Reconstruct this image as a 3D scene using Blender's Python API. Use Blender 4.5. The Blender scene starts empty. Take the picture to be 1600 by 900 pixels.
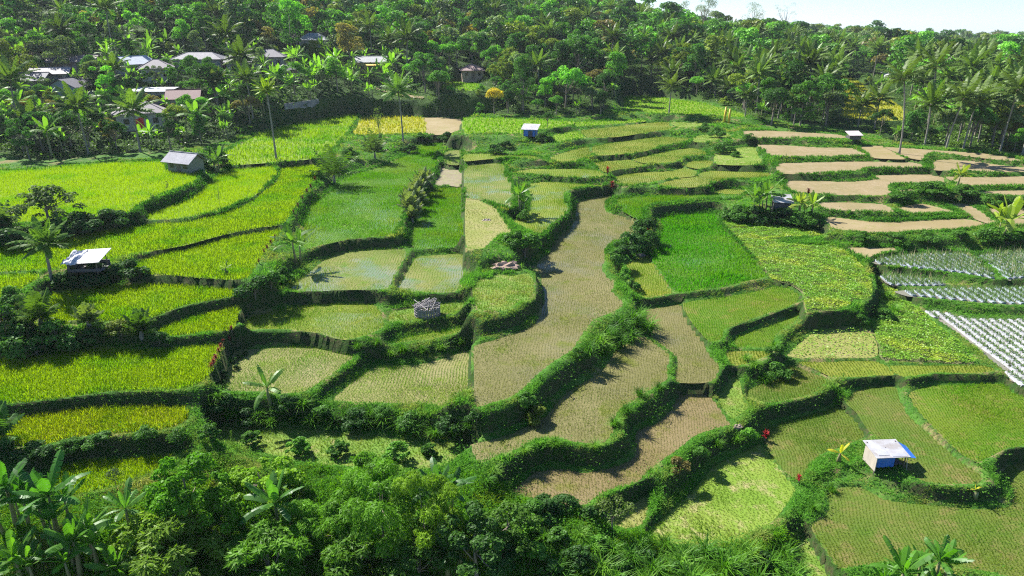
import bpy, math, random
import numpy as np
from mathutils import Vector, Matrix
R = math.radians
rng = np.random.default_rng(7)
random.seed(7)
sc = bpy.context.scene
COL = sc.collection

# ------------------------------------------------------------------ camera
CAMZ = 30.0; PITCH = R(21.0); FPX = 1067.0
cam = bpy.data.objects.new('camera', bpy.data.cameras.new('camera'))
COL.objects.link(cam)
cam.location = (0, 0, CAMZ); cam.rotation_euler = (R(90) - PITCH, 0, 0)
cam.data.sensor_width = 36; cam.data.lens = 36 * FPX / 1600
cam.data.clip_start = 0.5; cam.data.clip_end = 30000
sc.camera = cam
# ------------------------------------------------------------------ sky + sun
SUN_EL = R(42); SUN_AZ = math.atan2(-0.72, 0.69)      # sun stands behind the terraces to the left
w = bpy.data.worlds.new("World"); sc.world = w; w.use_nodes = True
nt = w.node_tree; bg = nt.nodes['Background']
sky = nt.nodes.new('ShaderNodeTexSky'); sky.sky_type = 'NISHITA'; sky.sun_disc = False
sky.sun_elevation = SUN_EL; sky.sun_rotation = SUN_AZ; sky.altitude = 300
sky.air_density = 1.0; sky.dust_density = 0.15; sky.ozone_density = 1.6
mixn = nt.nodes.new('ShaderNodeMix'); mixn.data_type = 'RGBA'; mixn.blend_type = 'MULTIPLY'; mixn.inputs['Factor'].default_value = 1
nt.links.new(sky.outputs[0], mixn.inputs['A']); mixn.inputs['B'].default_value = (.80, .97, 1.25, 1); nt.links.new(mixn.outputs['Result'], bg.inputs[0]); bg.inputs[1].default_value = 0.06
sd = bpy.data.lights.new('sun', 'SUN'); sd.energy = 5.0; sd.angle = R(0.53); sd.color = (1.0, 0.97, 0.91)
so = bpy.data.objects.new('sun', sd); COL.objects.link(so); so.location = (0, 0, 200)
_sdir = Vector((math.sin(SUN_AZ) * math.cos(SUN_EL), math.cos(SUN_AZ) * math.cos(SUN_EL), math.sin(SUN_EL)))
so.rotation_euler = _sdir.to_track_quat('Z', 'Y').to_euler()
vs = sc.view_settings
vs.view_transform = 'Standard'; vs.look = 'None'; vs.gamma = 1; vs.use_curve_mapping = False; vs.exposure = 1.32
sc.cycles.max_bounces = 6; sc.cycles.diffuse_bounces = 3; sc.cycles.glossy_bounces = 2
sc.cycles.transmission_bounces = 4; sc.cycles.volume_bounces = 0; sc.cycles.transparent_max_bounces = 4
sc.cycles.use_denoising = False; sc.cycles.filter_width = 1.15

# ------------------------------------------------------------------ helpers
def tag(o, label=None, cat=None, group=None, kind=None):
    if label: o['label'] = label
    if cat: o['category'] = cat
    if group: o['group'] = group
    if kind: o['kind'] = kind
    return o

def np_mesh(name, V, faces, mats=(), mat_idx=None, attrs=None, smooth=False):
    """faces: list of int arrays (m,k), k verts each"""
    me = bpy.data.meshes.new(name)
    V = np.asarray(V, np.float32)
    faces = [np.asarray(f, np.int32) for f in faces if len(f)]
    nl = sum(f.size for f in faces); npol = sum(len(f) for f in faces)
    me.vertices.add(len(V)); me.vertices.foreach_set('co', V.ravel())
    me.loops.add(nl); me.polygons.add(npol)
    me.loops.foreach_set('vertex_index', np.concatenate([f.ravel() for f in faces]))
    tot = np.concatenate([np.full(len(f), f.shape[1], np.int32) for f in faces])
    st = np.concatenate([[0], np.cumsum(tot)[:-1]]).astype(np.int32)
    me.polygons.foreach_set('loop_start', st); me.polygons.foreach_set('loop_total', tot)
    if mat_idx is not None: me.polygons.foreach_set('material_index', np.asarray(mat_idx, np.int32))
    if smooth: me.polygons.foreach_set('use_smooth', np.ones(npol, bool))
    for k, v in (attrs or {}).items():
        v = np.asarray(v, np.float32)
        if v.ndim == 2:
            a = me.attributes.new(k, 'FLOAT_VECTOR', 'POINT'); a.data.foreach_set('vector', v.ravel())
        else:
            a = me.attributes.new(k, 'FLOAT', 'POINT'); a.data.foreach_set('value', v)
    for m in mats: me.materials.append(m)
    me.update(); me.validate()
    return me

def link(name, me, parent=None, loc=None, rot=None, scale=None):
    o = bpy.data.objects.new(name, me); COL.objects.link(o)
    if parent: o.parent = parent
    if loc is not None: o.location = loc
    if rot is not None: o.rotation_euler = rot
    if scale is not None: o.scale = scale if hasattr(scale, '__len__') else (scale,) * 3
    return o

def copy_tree(o, parent=None):
    c = o.copy(); COL.objects.link(c)
    c.parent = parent
    for ch in o.children: copy_tree(ch, c)
    return c

class MB:
    """collects boxes, tubes and sheets into one mesh"""
    def __init__(s): s.v = []; s.f = []
    def add(s, V, F):
        n = len(s.v); s.v += [tuple(p) for p in V]; s.f += [tuple(i + n for i in f) for f in F]
    def box(s, x0, x1, y0, y1, z0, z1, m=None):
        V = [Vector(p) for p in ((x0,y0,z0),(x1,y0,z0),(x1,y1,z0),(x0,y1,z0),(x0,y0,z1),(x1,y0,z1),(x1,y1,z1),(x0,y1,z1))]
        if m is not None: V = [m @ p for p in V]
        s.add(V, [(3,2,1,0),(4,5,6,7),(0,1,5,4),(1,2,6,5),(2,3,7,6),(3,0,4,7)]); return s
    def tube(s, pts, rad, n=6):
        pts = [Vector(p) for p in pts]
        if not hasattr(rad, '__len__'): rad = [rad] * len(pts)
        V = []; F = []
        for i, p in enumerate(pts):
            d = (pts[min(i+1, len(pts)-1)] - pts[max(i-1, 0)]).normalized()
            a = d.orthogonal().normalized() if abs(d.z) < .9 else Vector((1,0,0)).cross(d).normalized()
            b = d.cross(a)
            for k in range(n):
                t = 2*math.pi*k/n; V.append(p + (a*math.cos(t) + b*math.sin(t))*rad[i])
        for i in range(len(pts)-1):
            for k in range(n):
                F.append((i*n+k, i*n+(k+1)%n, (i+1)*n+(k+1)%n, (i+1)*n+k))
        F.append(tuple(range(n-1,-1,-1))); F.append(tuple((len(pts)-1)*n+k for k in range(n)))
        s.add(V, F); return s
    def slab(s, quad, th, up=(0,0,1)):
        """a flat four-cornered board given by its top corners"""
        q = [Vector(p) for p in quad]; n = (q[1]-q[0]).cross(q[3]-q[0]).normalized()
        b = [p - n*th for p in q]
        s.add(q + b, [(0,1,2,3),(7,6,5,4),(0,4,5,1),(1,5,6,2),(2,6,7,3),(3,7,4,0)]); return s
    def mesh(s, name, mat, smooth=False):
        me = bpy.data.meshes.new(name); me.from_pydata(s.v, [], s.f); me.materials.append(mat)
        if smooth:
            for p in me.polygons: p.use_smooth = True
        me.update(); return me
    def build(s, name, mat, parent=None, smooth=False, **k):
        return link(name, s.mesh(name, mat, smooth), parent, **k)

# ------------------------------------------------------------------ materials
def newmat(name):
    m = bpy.data.materials.new(name); m.use_nodes = True
    t = m.node_tree; t.nodes.clear(); out = t.nodes.new('ShaderNodeOutputMaterial')
    return m, t, out
def nd(t, typ, **kw):
    n = t.nodes.new(typ)
    for k, v in kw.items(): setattr(n, k, v)
    return n
def mixc(t, fac, a, b, mode='MIX'):
    m = nd(t, 'ShaderNodeMix', data_type='RGBA', blend_type=mode)
    def put(s, v):
        if hasattr(v, 'links'): t.links.new(v, s)
        else: s.default_value = (*v, 1) if hasattr(v, '__len__') else v
    put(m.inputs['Factor'], fac) if hasattr(fac, 'links') else setattr(m.inputs['Factor'], 'default_value', fac)
    put(m.inputs['A'], a); put(m.inputs['B'], b)
    return m.outputs['Result']
def noise(t, scale, detail=3, rough=0.6, w4=None, stretch=None, seed=0.0):
    g = nd(t, 'ShaderNodeNewGeometry')
    mp = nd(t, 'ShaderNodeMapping'); t.links.new(g.outputs['Position'], mp.inputs[0])
    mp.inputs['Location'].default_value = (seed, seed*1.7, 0)
    if stretch: mp.inputs['Scale'].default_value = stretch
    n = nd(t, 'ShaderNodeTexNoise'); n.inputs['Scale'].default_value = scale
    n.inputs['Detail'].default_value = detail; n.inputs['Roughness'].default_value = rough
    t.links.new(mp.outputs[0], n.inputs['Vector']); return n.outputs['Fac']
def ramp(t, src, a, b, lo=0.0, hi=1.0):
    r = nd(t, 'ShaderNodeMapRange'); r.inputs[1].default_value = a; r.inputs[2].default_value = b
    r.inputs[3].default_value = lo; r.inputs[4].default_value = hi; t.links.new(src, r.inputs[0]); return r.outputs[0]

def leaf_mat(name, ca=None, cb=None, cc=None, trans=0.4, use_obj=False, gloss=0.0, nscale=0.12, rough=0.45, attr_col=False):
    """foliage: per-leaf tint between ca and cb, patches of cc; reflects and lets light through"""
    m, t, out = newmat(name)
    at = nd(t, 'ShaderNodeAttribute'); at.attribute_name = 'tint'
    if use_obj:
        oi = nd(t, 'ShaderNodeObjectInfo'); base = oi.outputs['Color']
        dark = mixc(t, 1.0, base, (.62, .66, .60), 'MULTIPLY'); lite = mixc(t, 1.0, base, (1.5, 1.4, 1.25), 'MULTIPLY')
        c = mixc(t, at.outputs['Fac'], dark, lite)
    elif attr_col:
        ac = nd(t, 'ShaderNodeAttribute'); ac.attribute_name = 'acol'; base = ac.outputs['Vector']
        dark = mixc(t, 1.0, base, (.62, .66, .60), 'MULTIPLY'); lite = mixc(t, 1.0, base, (1.5, 1.4, 1.25), 'MULTIPLY')
        c = mixc(t, at.outputs['Fac'], dark, lite)
    else:
        c = mixc(t, at.outputs['Fac'], ca, cb)
        if cc is not None:
            c = mixc(t, ramp(t, noise(t, nscale, 4), .48, .66), c, cc)
    d = nd(t, 'ShaderNodeBsdfDiffuse'); tr = nd(t, 'ShaderNodeBsdfTranslucent')
    t.links.new(c, d.inputs[0])
    tc = mixc(t, 1.0, c, (1.25, 1.4, 0.4), 'MULTIPLY'); t.links.new(tc, tr.inputs[0])
    mx = nd(t, 'ShaderNodeMixShader'); mx.inputs[0].default_value = trans
    t.links.new(d.outputs[0], mx.inputs[1]); t.links.new(tr.outputs[0], mx.inputs[2]); res = mx.outputs[0]
    if gloss:
        gl = nd(t, 'ShaderNodeBsdfGlossy'); gl.inputs['Roughness'].default_value = rough
        m2 = nd(t, 'ShaderNodeMixShader'); m2.inputs[0].default_value = gloss
        t.links.new(res, m2.inputs[1]); t.links.new(gl.outputs[0], m2.inputs[2]); res = m2.outputs[0]
    t.links.new(res, out.inputs[0]); return m

def solid(name, col, rough=0.8, col2=None, nscale=3.0, metal=0.0, bump=0.0, stretch=None, wave=None, spec=0.5):
    m, t, out = newmat(name)
    p = nd(t, 'ShaderNodeBsdfPrincipled'); p.inputs['Roughness'].default_value = rough; p.inputs['Metallic'].default_value = metal
    p.inputs['Specular IOR Level'].default_value = spec
    n = noise(t, nscale, 5, .65, stretch=stretch)
    if col2 is not None: t.links.new(mixc(t, ramp(t, n, .35, .65), col, col2), p.inputs['Base Color'])
    else: p.inputs['Base Color'].default_value = (*col, 1)
    if bump or wave:
        b = nd(t, 'ShaderNodeBump'); b.inputs['Strength'].default_value = bump or .5; b.inputs['Distance'].default_value = .05
        if wave:
            tc = nd(t, 'ShaderNodeTexCoord'); wv = nd(t, 'ShaderNodeTexWave'); wv.inputs['Scale'].default_value = wave
            wv.bands_direction = 'X'; t.links.new(tc.outputs['Object'], wv.inputs[0]); t.links.new(wv.outputs['Fac'], b.inputs['Height'])
        else: t.links.new(n, b.inputs['Height'])
        t.links.new(b.outputs[0], p.inputs['Normal'])
    t.links.new(p.outputs[0], out.inputs[0]); return m

def field_mat(name, ca, cb, cc=None, n1=0.25, n2=6.0, water=0.0, wet_at=(.45, .6), seed=0.0, fine=(.7, 1.25)):
    """field ground: two large-scale tones, fine mottling; shallow water lies on the wet patches"""
    m, t, out = newmat(name)
    p = nd(t, 'ShaderNodeBsdfPrincipled'); p.inputs['Roughness'].default_value = .9; p.inputs['Specular IOR Level'].default_value = .2
    big = noise(t, n1, 4, .6, seed=seed)
    c = mixc(t, ramp(t, big, .4, .62), ca, cb)
    if cc is not None: c = mixc(t, ramp(t, noise(t, n1*2.7, 5, .7, seed=seed+31), .52, .66), c, cc)
    f = nd(t, 'ShaderNodeCombineColor'); fr = ramp(t, noise(t, n2, 6, .75), .3, .7, fine[0], fine[1])
    for i in range(3): t.links.new(fr, f.inputs[i])
    c = mixc(t, 1.0, c, f.outputs[0], 'MULTIPLY'); t.links.new(c, p.inputs['Base Color'])
    b = nd(t, 'ShaderNodeBump'); b.inputs['Strength'].default_value = .5; b.inputs['Distance'].default_value = .06
    t.links.new(noise(t, n2*.8, 5, .7), b.inputs['Height']); t.links.new(b.outputs[0], p.inputs['Normal'])
    res = p.outputs[0]
    if water:
        g = nd(t, 'ShaderNodeBsdfGlossy'); g.inputs['Roughness'].default_value = .06
        g.inputs['Color'].default_value = (1, 1, 1, 1)
        b2 = nd(t, 'ShaderNodeBump'); b2.inputs['Strength'].default_value = .06; b2.inputs['Distance'].default_value = .02
        t.links.new(noise(t, 5, 2), b2.inputs['Height']); t.links.new(b2.outputs[0], g.inputs['Normal'])
        fz = nd(t, 'ShaderNodeFresnel'); fz.inputs[0].default_value = 1.5
        mk = ramp(t, noise(t, n1*.9, 4, .6, seed=seed+7), wet_at[0], wet_at[1], 0, water)
        mu = nd(t, 'ShaderNodeMath', operation='MULTIPLY'); t.links.new(fz.outputs[0], mu.inputs[0]); t.links.new(mk, mu.inputs[1])
        mx = nd(t, 'ShaderNodeMixShader'); t.links.new(mu.outputs[0], mx.inputs[0])
        t.links.new(res, mx.inputs[1]); t.links.new(g.outputs[0], mx.inputs[2]); res = mx.outputs[0]
    t.links.new(res, out.inputs[0]); return m

# ------------------------------------------------------------------ pixel rays (photo measured at 1600 x 900) to ground
CP, SP = math.cos(PITCH), math.sin(PITCH)
def ray(px, py):
    u = (np.asarray(px, float) - 800) / FPX; v = (450 - np.asarray(py, float)) / FPX
    return np.stack([u, CP + v*SP, -SP + v*CP], -1)
def to_plane(px, py, z):
    d = ray(px, py); k = (z - CAMZ) / np.minimum(d[..., 2], -1e-3)
    return d[..., 0]*k, d[..., 1]*k
def project(x, y, z):
    dz = z - CAMZ; dep = y*CP - dz*SP; up = y*SP + dz*CP
    return 800 + FPX*x/dep, 450 - FPX*up/dep

def sstep(a, b, x):
    t = np.clip((x - a)/(b - a), 0, 1); return t*t*(3 - 2*t)
def vnoise(x, y, s, seed=0):
    """smooth value noise"""
    x = np.asarray(x)/s + seed*17.3; y = np.asarray(y)/s + seed*9.1
    xi = np.floor(x).astype(np.int64); yi = np.floor(y).astype(np.int64); fx = x-xi; fy = y-yi
    fx = fx*fx*(3-2*fx); fy = fy*fy*(3-2*fy)
    def h(a, b):
        n = (a*374761393 + b*668265263 + seed*1442695041) & 0xffffffff
        n = ((n ^ (n >> 13))*1274126177) & 0xffffffff
        return ((n ^ (n >> 16)) & 0xffff)/65535.0
    return (h(xi,yi)*(1-fx)+h(xi+1,yi)*fx)*(1-fy) + (h(xi,yi+1)*(1-fx)+h(xi+1,yi+1)*fx)*fy

def base_h(x, y):
    x = np.asarray(x, float); y = np.asarray(y, float)
    t = x/np.maximum(y, 5)
    z = 0.055*y - 0.02*np.minimum(x, 0) - 0.008*np.maximum(x, 0)*(1 - sstep(150, 400, y))
    g = np.interp(t, [-.8, -.6, -.3, -.1, .05, .2, .32, .45, .6, .8], [.15, .15, .135, .12, .095, .045, .0, -.035, -.052, -.056])
    y0 = np.interp(t, [-.6, -.35, -.2, 0, .3, .6], [125, 142, 170, 174, 166, 170])
    z = z + g*np.maximum(y - y0, 0)*(1 - 0.0*y)
    # beyond the first ridge the land levels off
    lim = np.interp(t, [-.8, -.3, 0, .12, .22, .3, .4, .5, .62, .8], [90, 85, 62, 34, 23, 18.5, 15.5, 13, 11, 9.5])
    z = np.where(z > lim, lim + (z-lim)*0.02, z)
    z = z - 0.055*np.maximum(y-900, 0)*sstep(900, 1400, y)
    z = z - 3.0*sstep(42, 30, y)*sstep(10, -2, x)
    return z + (vnoise(x, y, 28, 3)-.5)*1.5*sstep(130, 190, y) + (vnoise(x, y, 90, 5)-.5)*8*sstep(240, 500, y)
# ------------------------------------------------------------------ rice terraces, field by field
# (type, row angle, outline in photo pixels)
F = [
('ripe', 0, [(-60,270),(30,268),(100,262),(175,256),(250,254),(262,268),(308,270),(300,288),(250,306),(215,322),(197,334),(125,341),(0,350),(-60,352)]),
('ripe', 0, [(350,270),(400,262),(424,262),(431,272),(413,291),(398,306),(372,316),(343,329),(287,341),(236,344),(232,336),(262,325),(305,311),(325,290)]),
('ripeg', 0, [(352,258),(352,240),(400,212),(442,199),(500,186),(558,179),(548,198),(530,220),(503,246),(425,254),(400,256)]),
('ripe', 0, [(-60,390),(0,388),(60,380),(130,370),(180,360),(235,352),(290,349),(345,337),(378,324),(404,309),(420,296),(437,281),(440,266),(502,258),(497,273),(477,302),(462,322),(447,345),(436,352),(400,357),(350,367),(287,384),(225,395),(190,404),(170,412),(110,421),(0,425),(-60,427)]),
('ripe', 0, [(212,418),(232,406),(287,391),(350,376),(400,367),(437,361),(424,382),(410,402),(396,420),(386,436),(350,437),(275,431),(222,427)]),
('ripe', 0, [(-60,433),(0,432),(62,432),(40,447),(0,466),(-60,480)]),
('ripe', 0, [(72,508),(70,485),(85,462),(150,452),(210,447),(300,448),(368,456),(366,463),(330,470),(287,478),(250,492),(225,500),(155,503),(100,508)]),
('ripe', 0, [(250,516),(300,498),(350,487),(373,483),(370,500),(364,515),(320,521),(275,525),(250,525)]),
('ripe', 0, [(-60,575),(0,566),(60,560),(110,552),(160,548),(225,549),(300,545),(347,541),(342,556),(328,584),(308,602),(275,609),(225,611),(175,611),(100,622),(0,632),(-60,638)]),
('riper', 0, [(-60,668),(0,660),(60,652),(130,645),(200,640),(262,640),(293,644),(290,658),(270,668),(230,675),(150,679),(105,687),(60,697),(0,697),(-60,700)]),
('ripe', 0, [(80,745),(96,735),(137,722),(200,720),(262,717),(258,728),(235,746),(190,757),(140,770),(100,778),(80,770)]),
('gold', 0, [(566,184),(590,182),(660,184),(664,209),(640,209),(600,211),(552,211)]),
('stubble', 0, [(660,184),(721,186),(721,209),(664,209)]),
('lush', 0, [(726,184),(800,186),(897,190),(880,199),(845,203),(810,210),(770,208),(726,209)]),
('green', 85, [(655,229),(693,222),(688,232),(681,241),(684,252),(672,274),(655,290),(640,310),(632,330),(622,350),(616,368),(580,371),(540,375),(505,383),(475,388),(474,365),(478,340),(486,320),(500,312),(515,302),(528,290),(540,277),(565,269),(592,262),(625,248)]),
('green', 80, [(677,298),(721,294),(723,340),(723,384),(690,386),(645,389),(645,360),(650,335),(660,312)]),
('mud', 80, [(690,262),(720,265),(720,291),(700,290),(677,290),(685,275)]),
('young', 80, [(692,242),(700,236),(720,235),(719,257),(700,257),(694,250)]),
('young', 84, [(634,392),(617,389),(560,391),(530,395),(505,407),(485,424),(462,440),(452,452),(458,456),(500,455),(560,453),(604,452),(612,440),(622,420),(636,398)]),
('young', 84, [(727,397),(690,398),(652,401),(641,415),(628,440),(622,453),(660,457),(708,457),(718,447),(724,425)]),
('youngg', 80, [(388,498),(430,486),(475,477),(525,474),(584,476),(595,490),(601,508),(585,520),(562,527),(540,531),(520,528),(498,521),(460,516),(420,514),(380,516)]),
('youngd', 84, [(366,549),(400,545),(462,541),(487,542),(525,550),(552,558),(538,571),(507,592),(477,612),(440,616),(400,612),(334,611),(350,590)]),
('youngd', 84, [(520,626),(535,610),(560,590),(580,576),(602,571),(650,570),(700,558),(731,546),(732,590),(733,636),(690,637),(650,632),(590,630)]),
('youngg', 80, [(617,537),(635,527),(675,520),(725,511),(732,510),(731,515),(695,525),(662,532)]),
('pasture', 0, [(607,504),(612,487),(650,480),(695,475),(735,473),(737,485),(700,491),(675,498),(637,502)]),
('pasture', 0, [(742,474),(738,450),(750,436),(766,437),(776,428),(800,431),(826,427),(835,444),(829,468),(808,474),(790,486),(762,483),(750,488)]),
('young', 85, [(728,258),(785,256),(790,275),(800,292),(802,310),(798,325),(785,322),(760,314),(728,306)]),
('straw', 0, [(728,310),(760,318),(775,326),(785,340),(792,352),(798,365),(780,368),(770,375),(755,388),(735,390),(728,388)]),
('youngg', 85, [(828,287),(860,284),(910,288),(950,290),(908,293),(884,299),(881,312),(887,326),(880,338),(860,352),(845,368),(830,364),(805,354),(795,345),(812,340),(826,328),(830,310),(824,298)]),
('youngg', 85, [(796,273),(798,269),(832,264),(870,264),(915,264),(945,268),(952,275),(915,278),(870,276),(830,272)]),
('olive', 85, [(860,247),(865,243),(900,233),(918,229),(930,240),(920,244),(900,252),(880,255),(862,250)]),
('youngg', 85, [(726,241),(760,240),(800,243),(835,244),(842,250),(800,247),(760,249),(726,252)]),
('olive', 85, [(925,230),(940,226),(975,219),(1035,214),(1078,216),(1075,222),(1040,227),(1010,236),(985,240),(932,243)]),
('lush2', 85, [(864,214),(870,209),(905,205),(916,215),(890,220),(868,222)]),
('olive', 85, [(908,204),(960,198),(1012,192),(1045,191),(1060,200),(1012,207),(965,214),(920,215)]),
('pasture2', 0, [(1048,191),(1100,192),(1108,196),(1064,200)]),
('lush2', 85, [(900,198),(897,191),(960,189),(1005,187),(1008,190),(960,194),(910,198)]),
('pasture2', 0, [(1082,216),(1095,211),(1135,207),(1142,214),(1110,222),(1085,222)]),
('olive', 85, [(930,254),(960,250),(985,249),(1008,256),(1000,261),(960,266),(948,270),(938,265)]),
('olive', 85, [(990,249),(1012,242),(1050,235),(1082,231),(1102,236),(1104,242),(1070,245),(1052,254),(1007,255)]),
('olive', 85, [(960,279),(962,275),(1000,269),(1050,267),(1065,262),(1087,266),(1087,275),(1050,279),(1012,286),(985,290),(962,287)]),
('olive', 85, [(1070,257),(1080,252),(1112,251),(1120,257),(1092,264),(1072,260)]),
('pasture2', 0, [(1116,242),(1125,237),(1150,232),(1180,229),(1190,252),(1185,258),(1120,257)]),
('olive', 85, [(1025,291),(1050,281),(1090,275),(1095,269),(1125,266),(1200,270),(1205,278),(1150,280),(1110,285),(1105,291),(1075,293)]),
('green', 85, [(961,314),(980,309),(1035,306),(1112,304),(1155,304),(1150,311),(1107,310),(1060,315),(1030,318),(1015,322),(1003,328),(1005,340),(995,342),(975,331)]),
('olive', 85, [(1115,297),(1130,295),(1165,297),(1160,303),(1115,302)]),
('tan', 80, [(903,315),(930,309),(956,304),(958,309),(947,315),(944,323),(950,332),(980,340),(1002,360),(996,368),(965,376),(949,384),(945,395),(944,410),(942,422),(950,434),(960,444),(957,456),(975,474),(962,486),(930,498),(911,520),(895,546),(862,567),(832,592),(805,618),(762,632),(741,636),(741,590),(740,543),(752,537),(800,523),(825,512),(842,497),(849,475),(847,445),(838,420),(838,410),(856,396),(868,375),(886,359),(899,342),(900,325)]),
('tan', 78, [(997,526),(1015,532),(1046,554),(1043,575),(1045,590),(1024,605),(975,634),(962,650),(960,672),(947,690),(932,695),(892,690),(857,687),(830,691),(807,702),(775,714),(748,724),(740,710),(735,695),(762,689),(800,678),(815,670),(850,652),(886,612),(932,587),(950,567),(962,545),(980,532)]),
('tan', 78, [(1005,484),(1035,480),(1063,476),(1077,495),(1100,535),(1110,557),(1125,573),(1111,597),(1060,598),(1056,585),(1058,562),(1048,550),(1017,529),(1010,507)]),
('tan2', 78, [(1062,618),(1105,614),(1137,657),(1140,664),(1110,672),(1082,683),(1060,702),(1025,725),(995,754),(960,764),(938,772),(915,788),(895,790),(867,785),(830,778),(800,770),(812,757),(837,738),(880,732),(912,739),(950,732),(980,722),(996,708),(990,690),(996,673),(1025,662),(1045,645)]),
('lush3', 85, [(1032,342),(1070,337),(1115,333),(1124,352),(1147,375),(1172,400),(1188,422),(1196,433),(1160,441),(1130,449),(1090,454),(1056,457),(1040,437),(1017,402),(1027,378),(1035,360)]),
('youngg', 80, [(979,412),(995,404),(1013,402),(1047,447),(1052,458),(1008,466),(990,456),(980,435)]),
('greeno', 80, [(1067,474),(1125,465),(1180,456),(1212,447),(1238,452),(1251,463),(1246,472),(1225,482),(1197,490),(1150,507),(1131,516),(1127,530),(1108,534),(1082,505)]),
('greeno', 80, [(1147,538),(1152,526),(1200,511),(1237,495),(1250,488),(1245,500),(1215,520),(1208,533),(1203,543),(1150,543)]),
('olive', 80, [(1132,556),(1145,548),(1200,549),(1205,553),(1188,561),(1157,571),(1142,571)]),
('pasture', 0, [(1142,590),(1155,592),(1162,625),(1170,635),(1145,655),(1122,625)]),
('oliver', 80, [(1168,610),(1190,600),(1215,592),(1222,577),(1235,572),(1262,580),(1292,592),(1285,605),(1268,616),(1235,624),(1200,630),(1180,630),(1166,622)]),
('olive', 80, [(1247,566),(1300,565),(1372,565),(1400,585),(1370,587),(1330,590),(1300,589),(1275,578)]),
('olive', 80, [(1390,571),(1460,571),(1537,571),(1556,580),(1500,584),(1465,582),(1410,589)]),
('oliver', 78, [(1322,630),(1328,618),(1350,606),(1400,604),(1407,625),(1420,650),(1450,676),(1468,692),(1500,720),(1533,743),(1527,755),(1475,757),(1437,750),(1410,728),(1398,700),(1372,684),(1357,673),(1338,645)]),
('greeno', 78, [(1421,613),(1462,602),(1520,601),(1572,601),(1600,620),(1660,660),(1660,690),(1600,697),(1565,704),(1528,722),(1500,708),(1470,680),(1436,645),(1424,628)]),
('oliver', 78, [(1192,675),(1215,662),(1255,652),(1292,641),(1312,635),(1328,648),(1345,665),(1355,678),(1335,690),(1310,700),(1290,706),(1270,722),(1258,738),(1250,747),(1238,747),(1218,728),(1200,702)]),
('oliver', 78, [(1297,765),(1337,760),(1355,766),(1382,780),(1412,785),(1475,791),(1525,795),(1575,793),(1584,775),(1575,755),(1566,738),(1600,722),(1660,700),(1700,760),(1700,930),(1600,905),(1560,897),(1512,889),(1430,880),(1382,878),(1340,885),(1310,888),(1290,860),(1266,822),(1290,808),(1296,785)]),
('pasture2', 0, [(1172,702),(1150,711),(1113,731),(1095,752),(1075,775),(1050,796),(1022,824),(1017,838),(1032,850),(1082,850),(1150,847),(1172,834),(1202,820),(1226,793),(1243,765),(1226,743),(1203,710),(1190,694)]),
('pasture', 0, [(1228,895),(1240,860),(1258,838),(1272,860),(1292,895),(1300,925),(1225,925)]),
('bean', 0, [(1128,348),(1160,352),(1200,352),(1240,358),(1272,363),(1288,368),(1250,372),(1216,373),(1214,380),(1250,384),(1300,384),(1322,395),(1345,415),(1360,440),(1362,462),(1350,470),(1330,468),(1325,482),(1260,486),(1255,460),(1235,445),(1205,438),(1190,415),(1172,395),(1150,372)]),
('bean', 0, [(1365,430),(1395,452),(1430,480),(1470,515),(1500,540),(1525,568),(1480,568),(1380,563),(1374,545),(1368,530),(1362,505),(1368,485),(1375,470)]),
('beans', 0, [(1230,555),(1245,540),(1268,522),(1300,515),(1345,516),(1366,526),(1370,558),(1300,560),(1245,560)]),
('mulchg', 0, [(1358,411),(1385,402),(1430,398),(1508,396),(1535,415),(1558,437),(1530,432),(1480,425),(1420,419)]),
('mulchg', 0, [(1528,400),(1600,392),(1660,390),(1660,440),(1600,436),(1575,438),(1545,412)]),
('mulchg', 0, [(1375,431),(1420,432),(1470,440),(1480,448),(1395,447)]),
('mulchm', 0, [(1397,455),(1450,452),(1490,450),(1600,449),(1660,449),(1660,478),(1600,477),(1550,475),(1500,471),(1450,466),(1418,463)]),
('mulch', 0, [(1446,486),(1470,487),(1512,497),(1560,499),(1600,499),(1660,500),(1700,560),(1700,680),(1602,606),(1570,580),(1535,552),(1500,523),(1470,503)]),
('dry', 0, [(1160,205),(1200,204),(1280,208),(1316,211),(1322,217),(1260,216),(1200,216),(1170,214)]),
('dry', 0, [(1184,226),(1230,227),(1275,230),(1328,231),(1342,236),(1356,243),(1320,244),(1260,245),(1207,245),(1195,235)]),
('dry2', 0, [(1342,230),(1355,228),(1378,228),(1400,240),(1415,248),(1405,249),(1365,247),(1356,240)]),
('dry', 0, [(1382,230),(1412,231),(1470,235),(1540,240),(1585,247),(1600,253),(1560,250),(1500,243),(1458,238),(1444,244),(1442,250),(1420,247),(1400,238)]),
('dry', 0, [(1214,256),(1250,254),(1350,252),(1412,252),(1440,256),(1437,262),(1350,262),(1345,267),(1287,270),(1220,272)]),
('dry', 0, [(1457,255),(1470,249),(1525,252),(1600,261),(1660,265),(1660,269),(1600,269),(1550,269),(1500,267),(1460,266)]),
('dry', 0, [(1227,282),(1325,284),(1372,280),(1367,274),(1450,272),(1470,276),(1488,286),(1460,288),(1425,287),(1392,288),(1387,295),(1397,302),(1375,306),(1312,305),(1245,302)]),
('dry', 0, [(1478,276),(1540,277),(1600,275),(1660,275),(1660,290),(1600,290),(1540,290),(1505,290),(1492,285)]),
('dry', 0, [(1400,298),(1415,296),(1437,297),(1435,303),(1405,303)]),
('dry', 0, [(1510,301),(1560,298),(1600,297),(1660,297),(1660,307),(1600,307),(1545,305)]),
('dry', 0, [(1277,317),(1320,316),(1380,319),(1393,326),(1398,332),(1350,331),(1300,328),(1282,324)]),
('dry2', 0, [(1403,324),(1440,318),(1455,321),(1500,333),(1470,334),(1420,335)]),
('dry', 0, [(1475,318),(1510,319),(1537,333),(1556,350),(1545,350),(1520,341),(1500,328)]),
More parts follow.
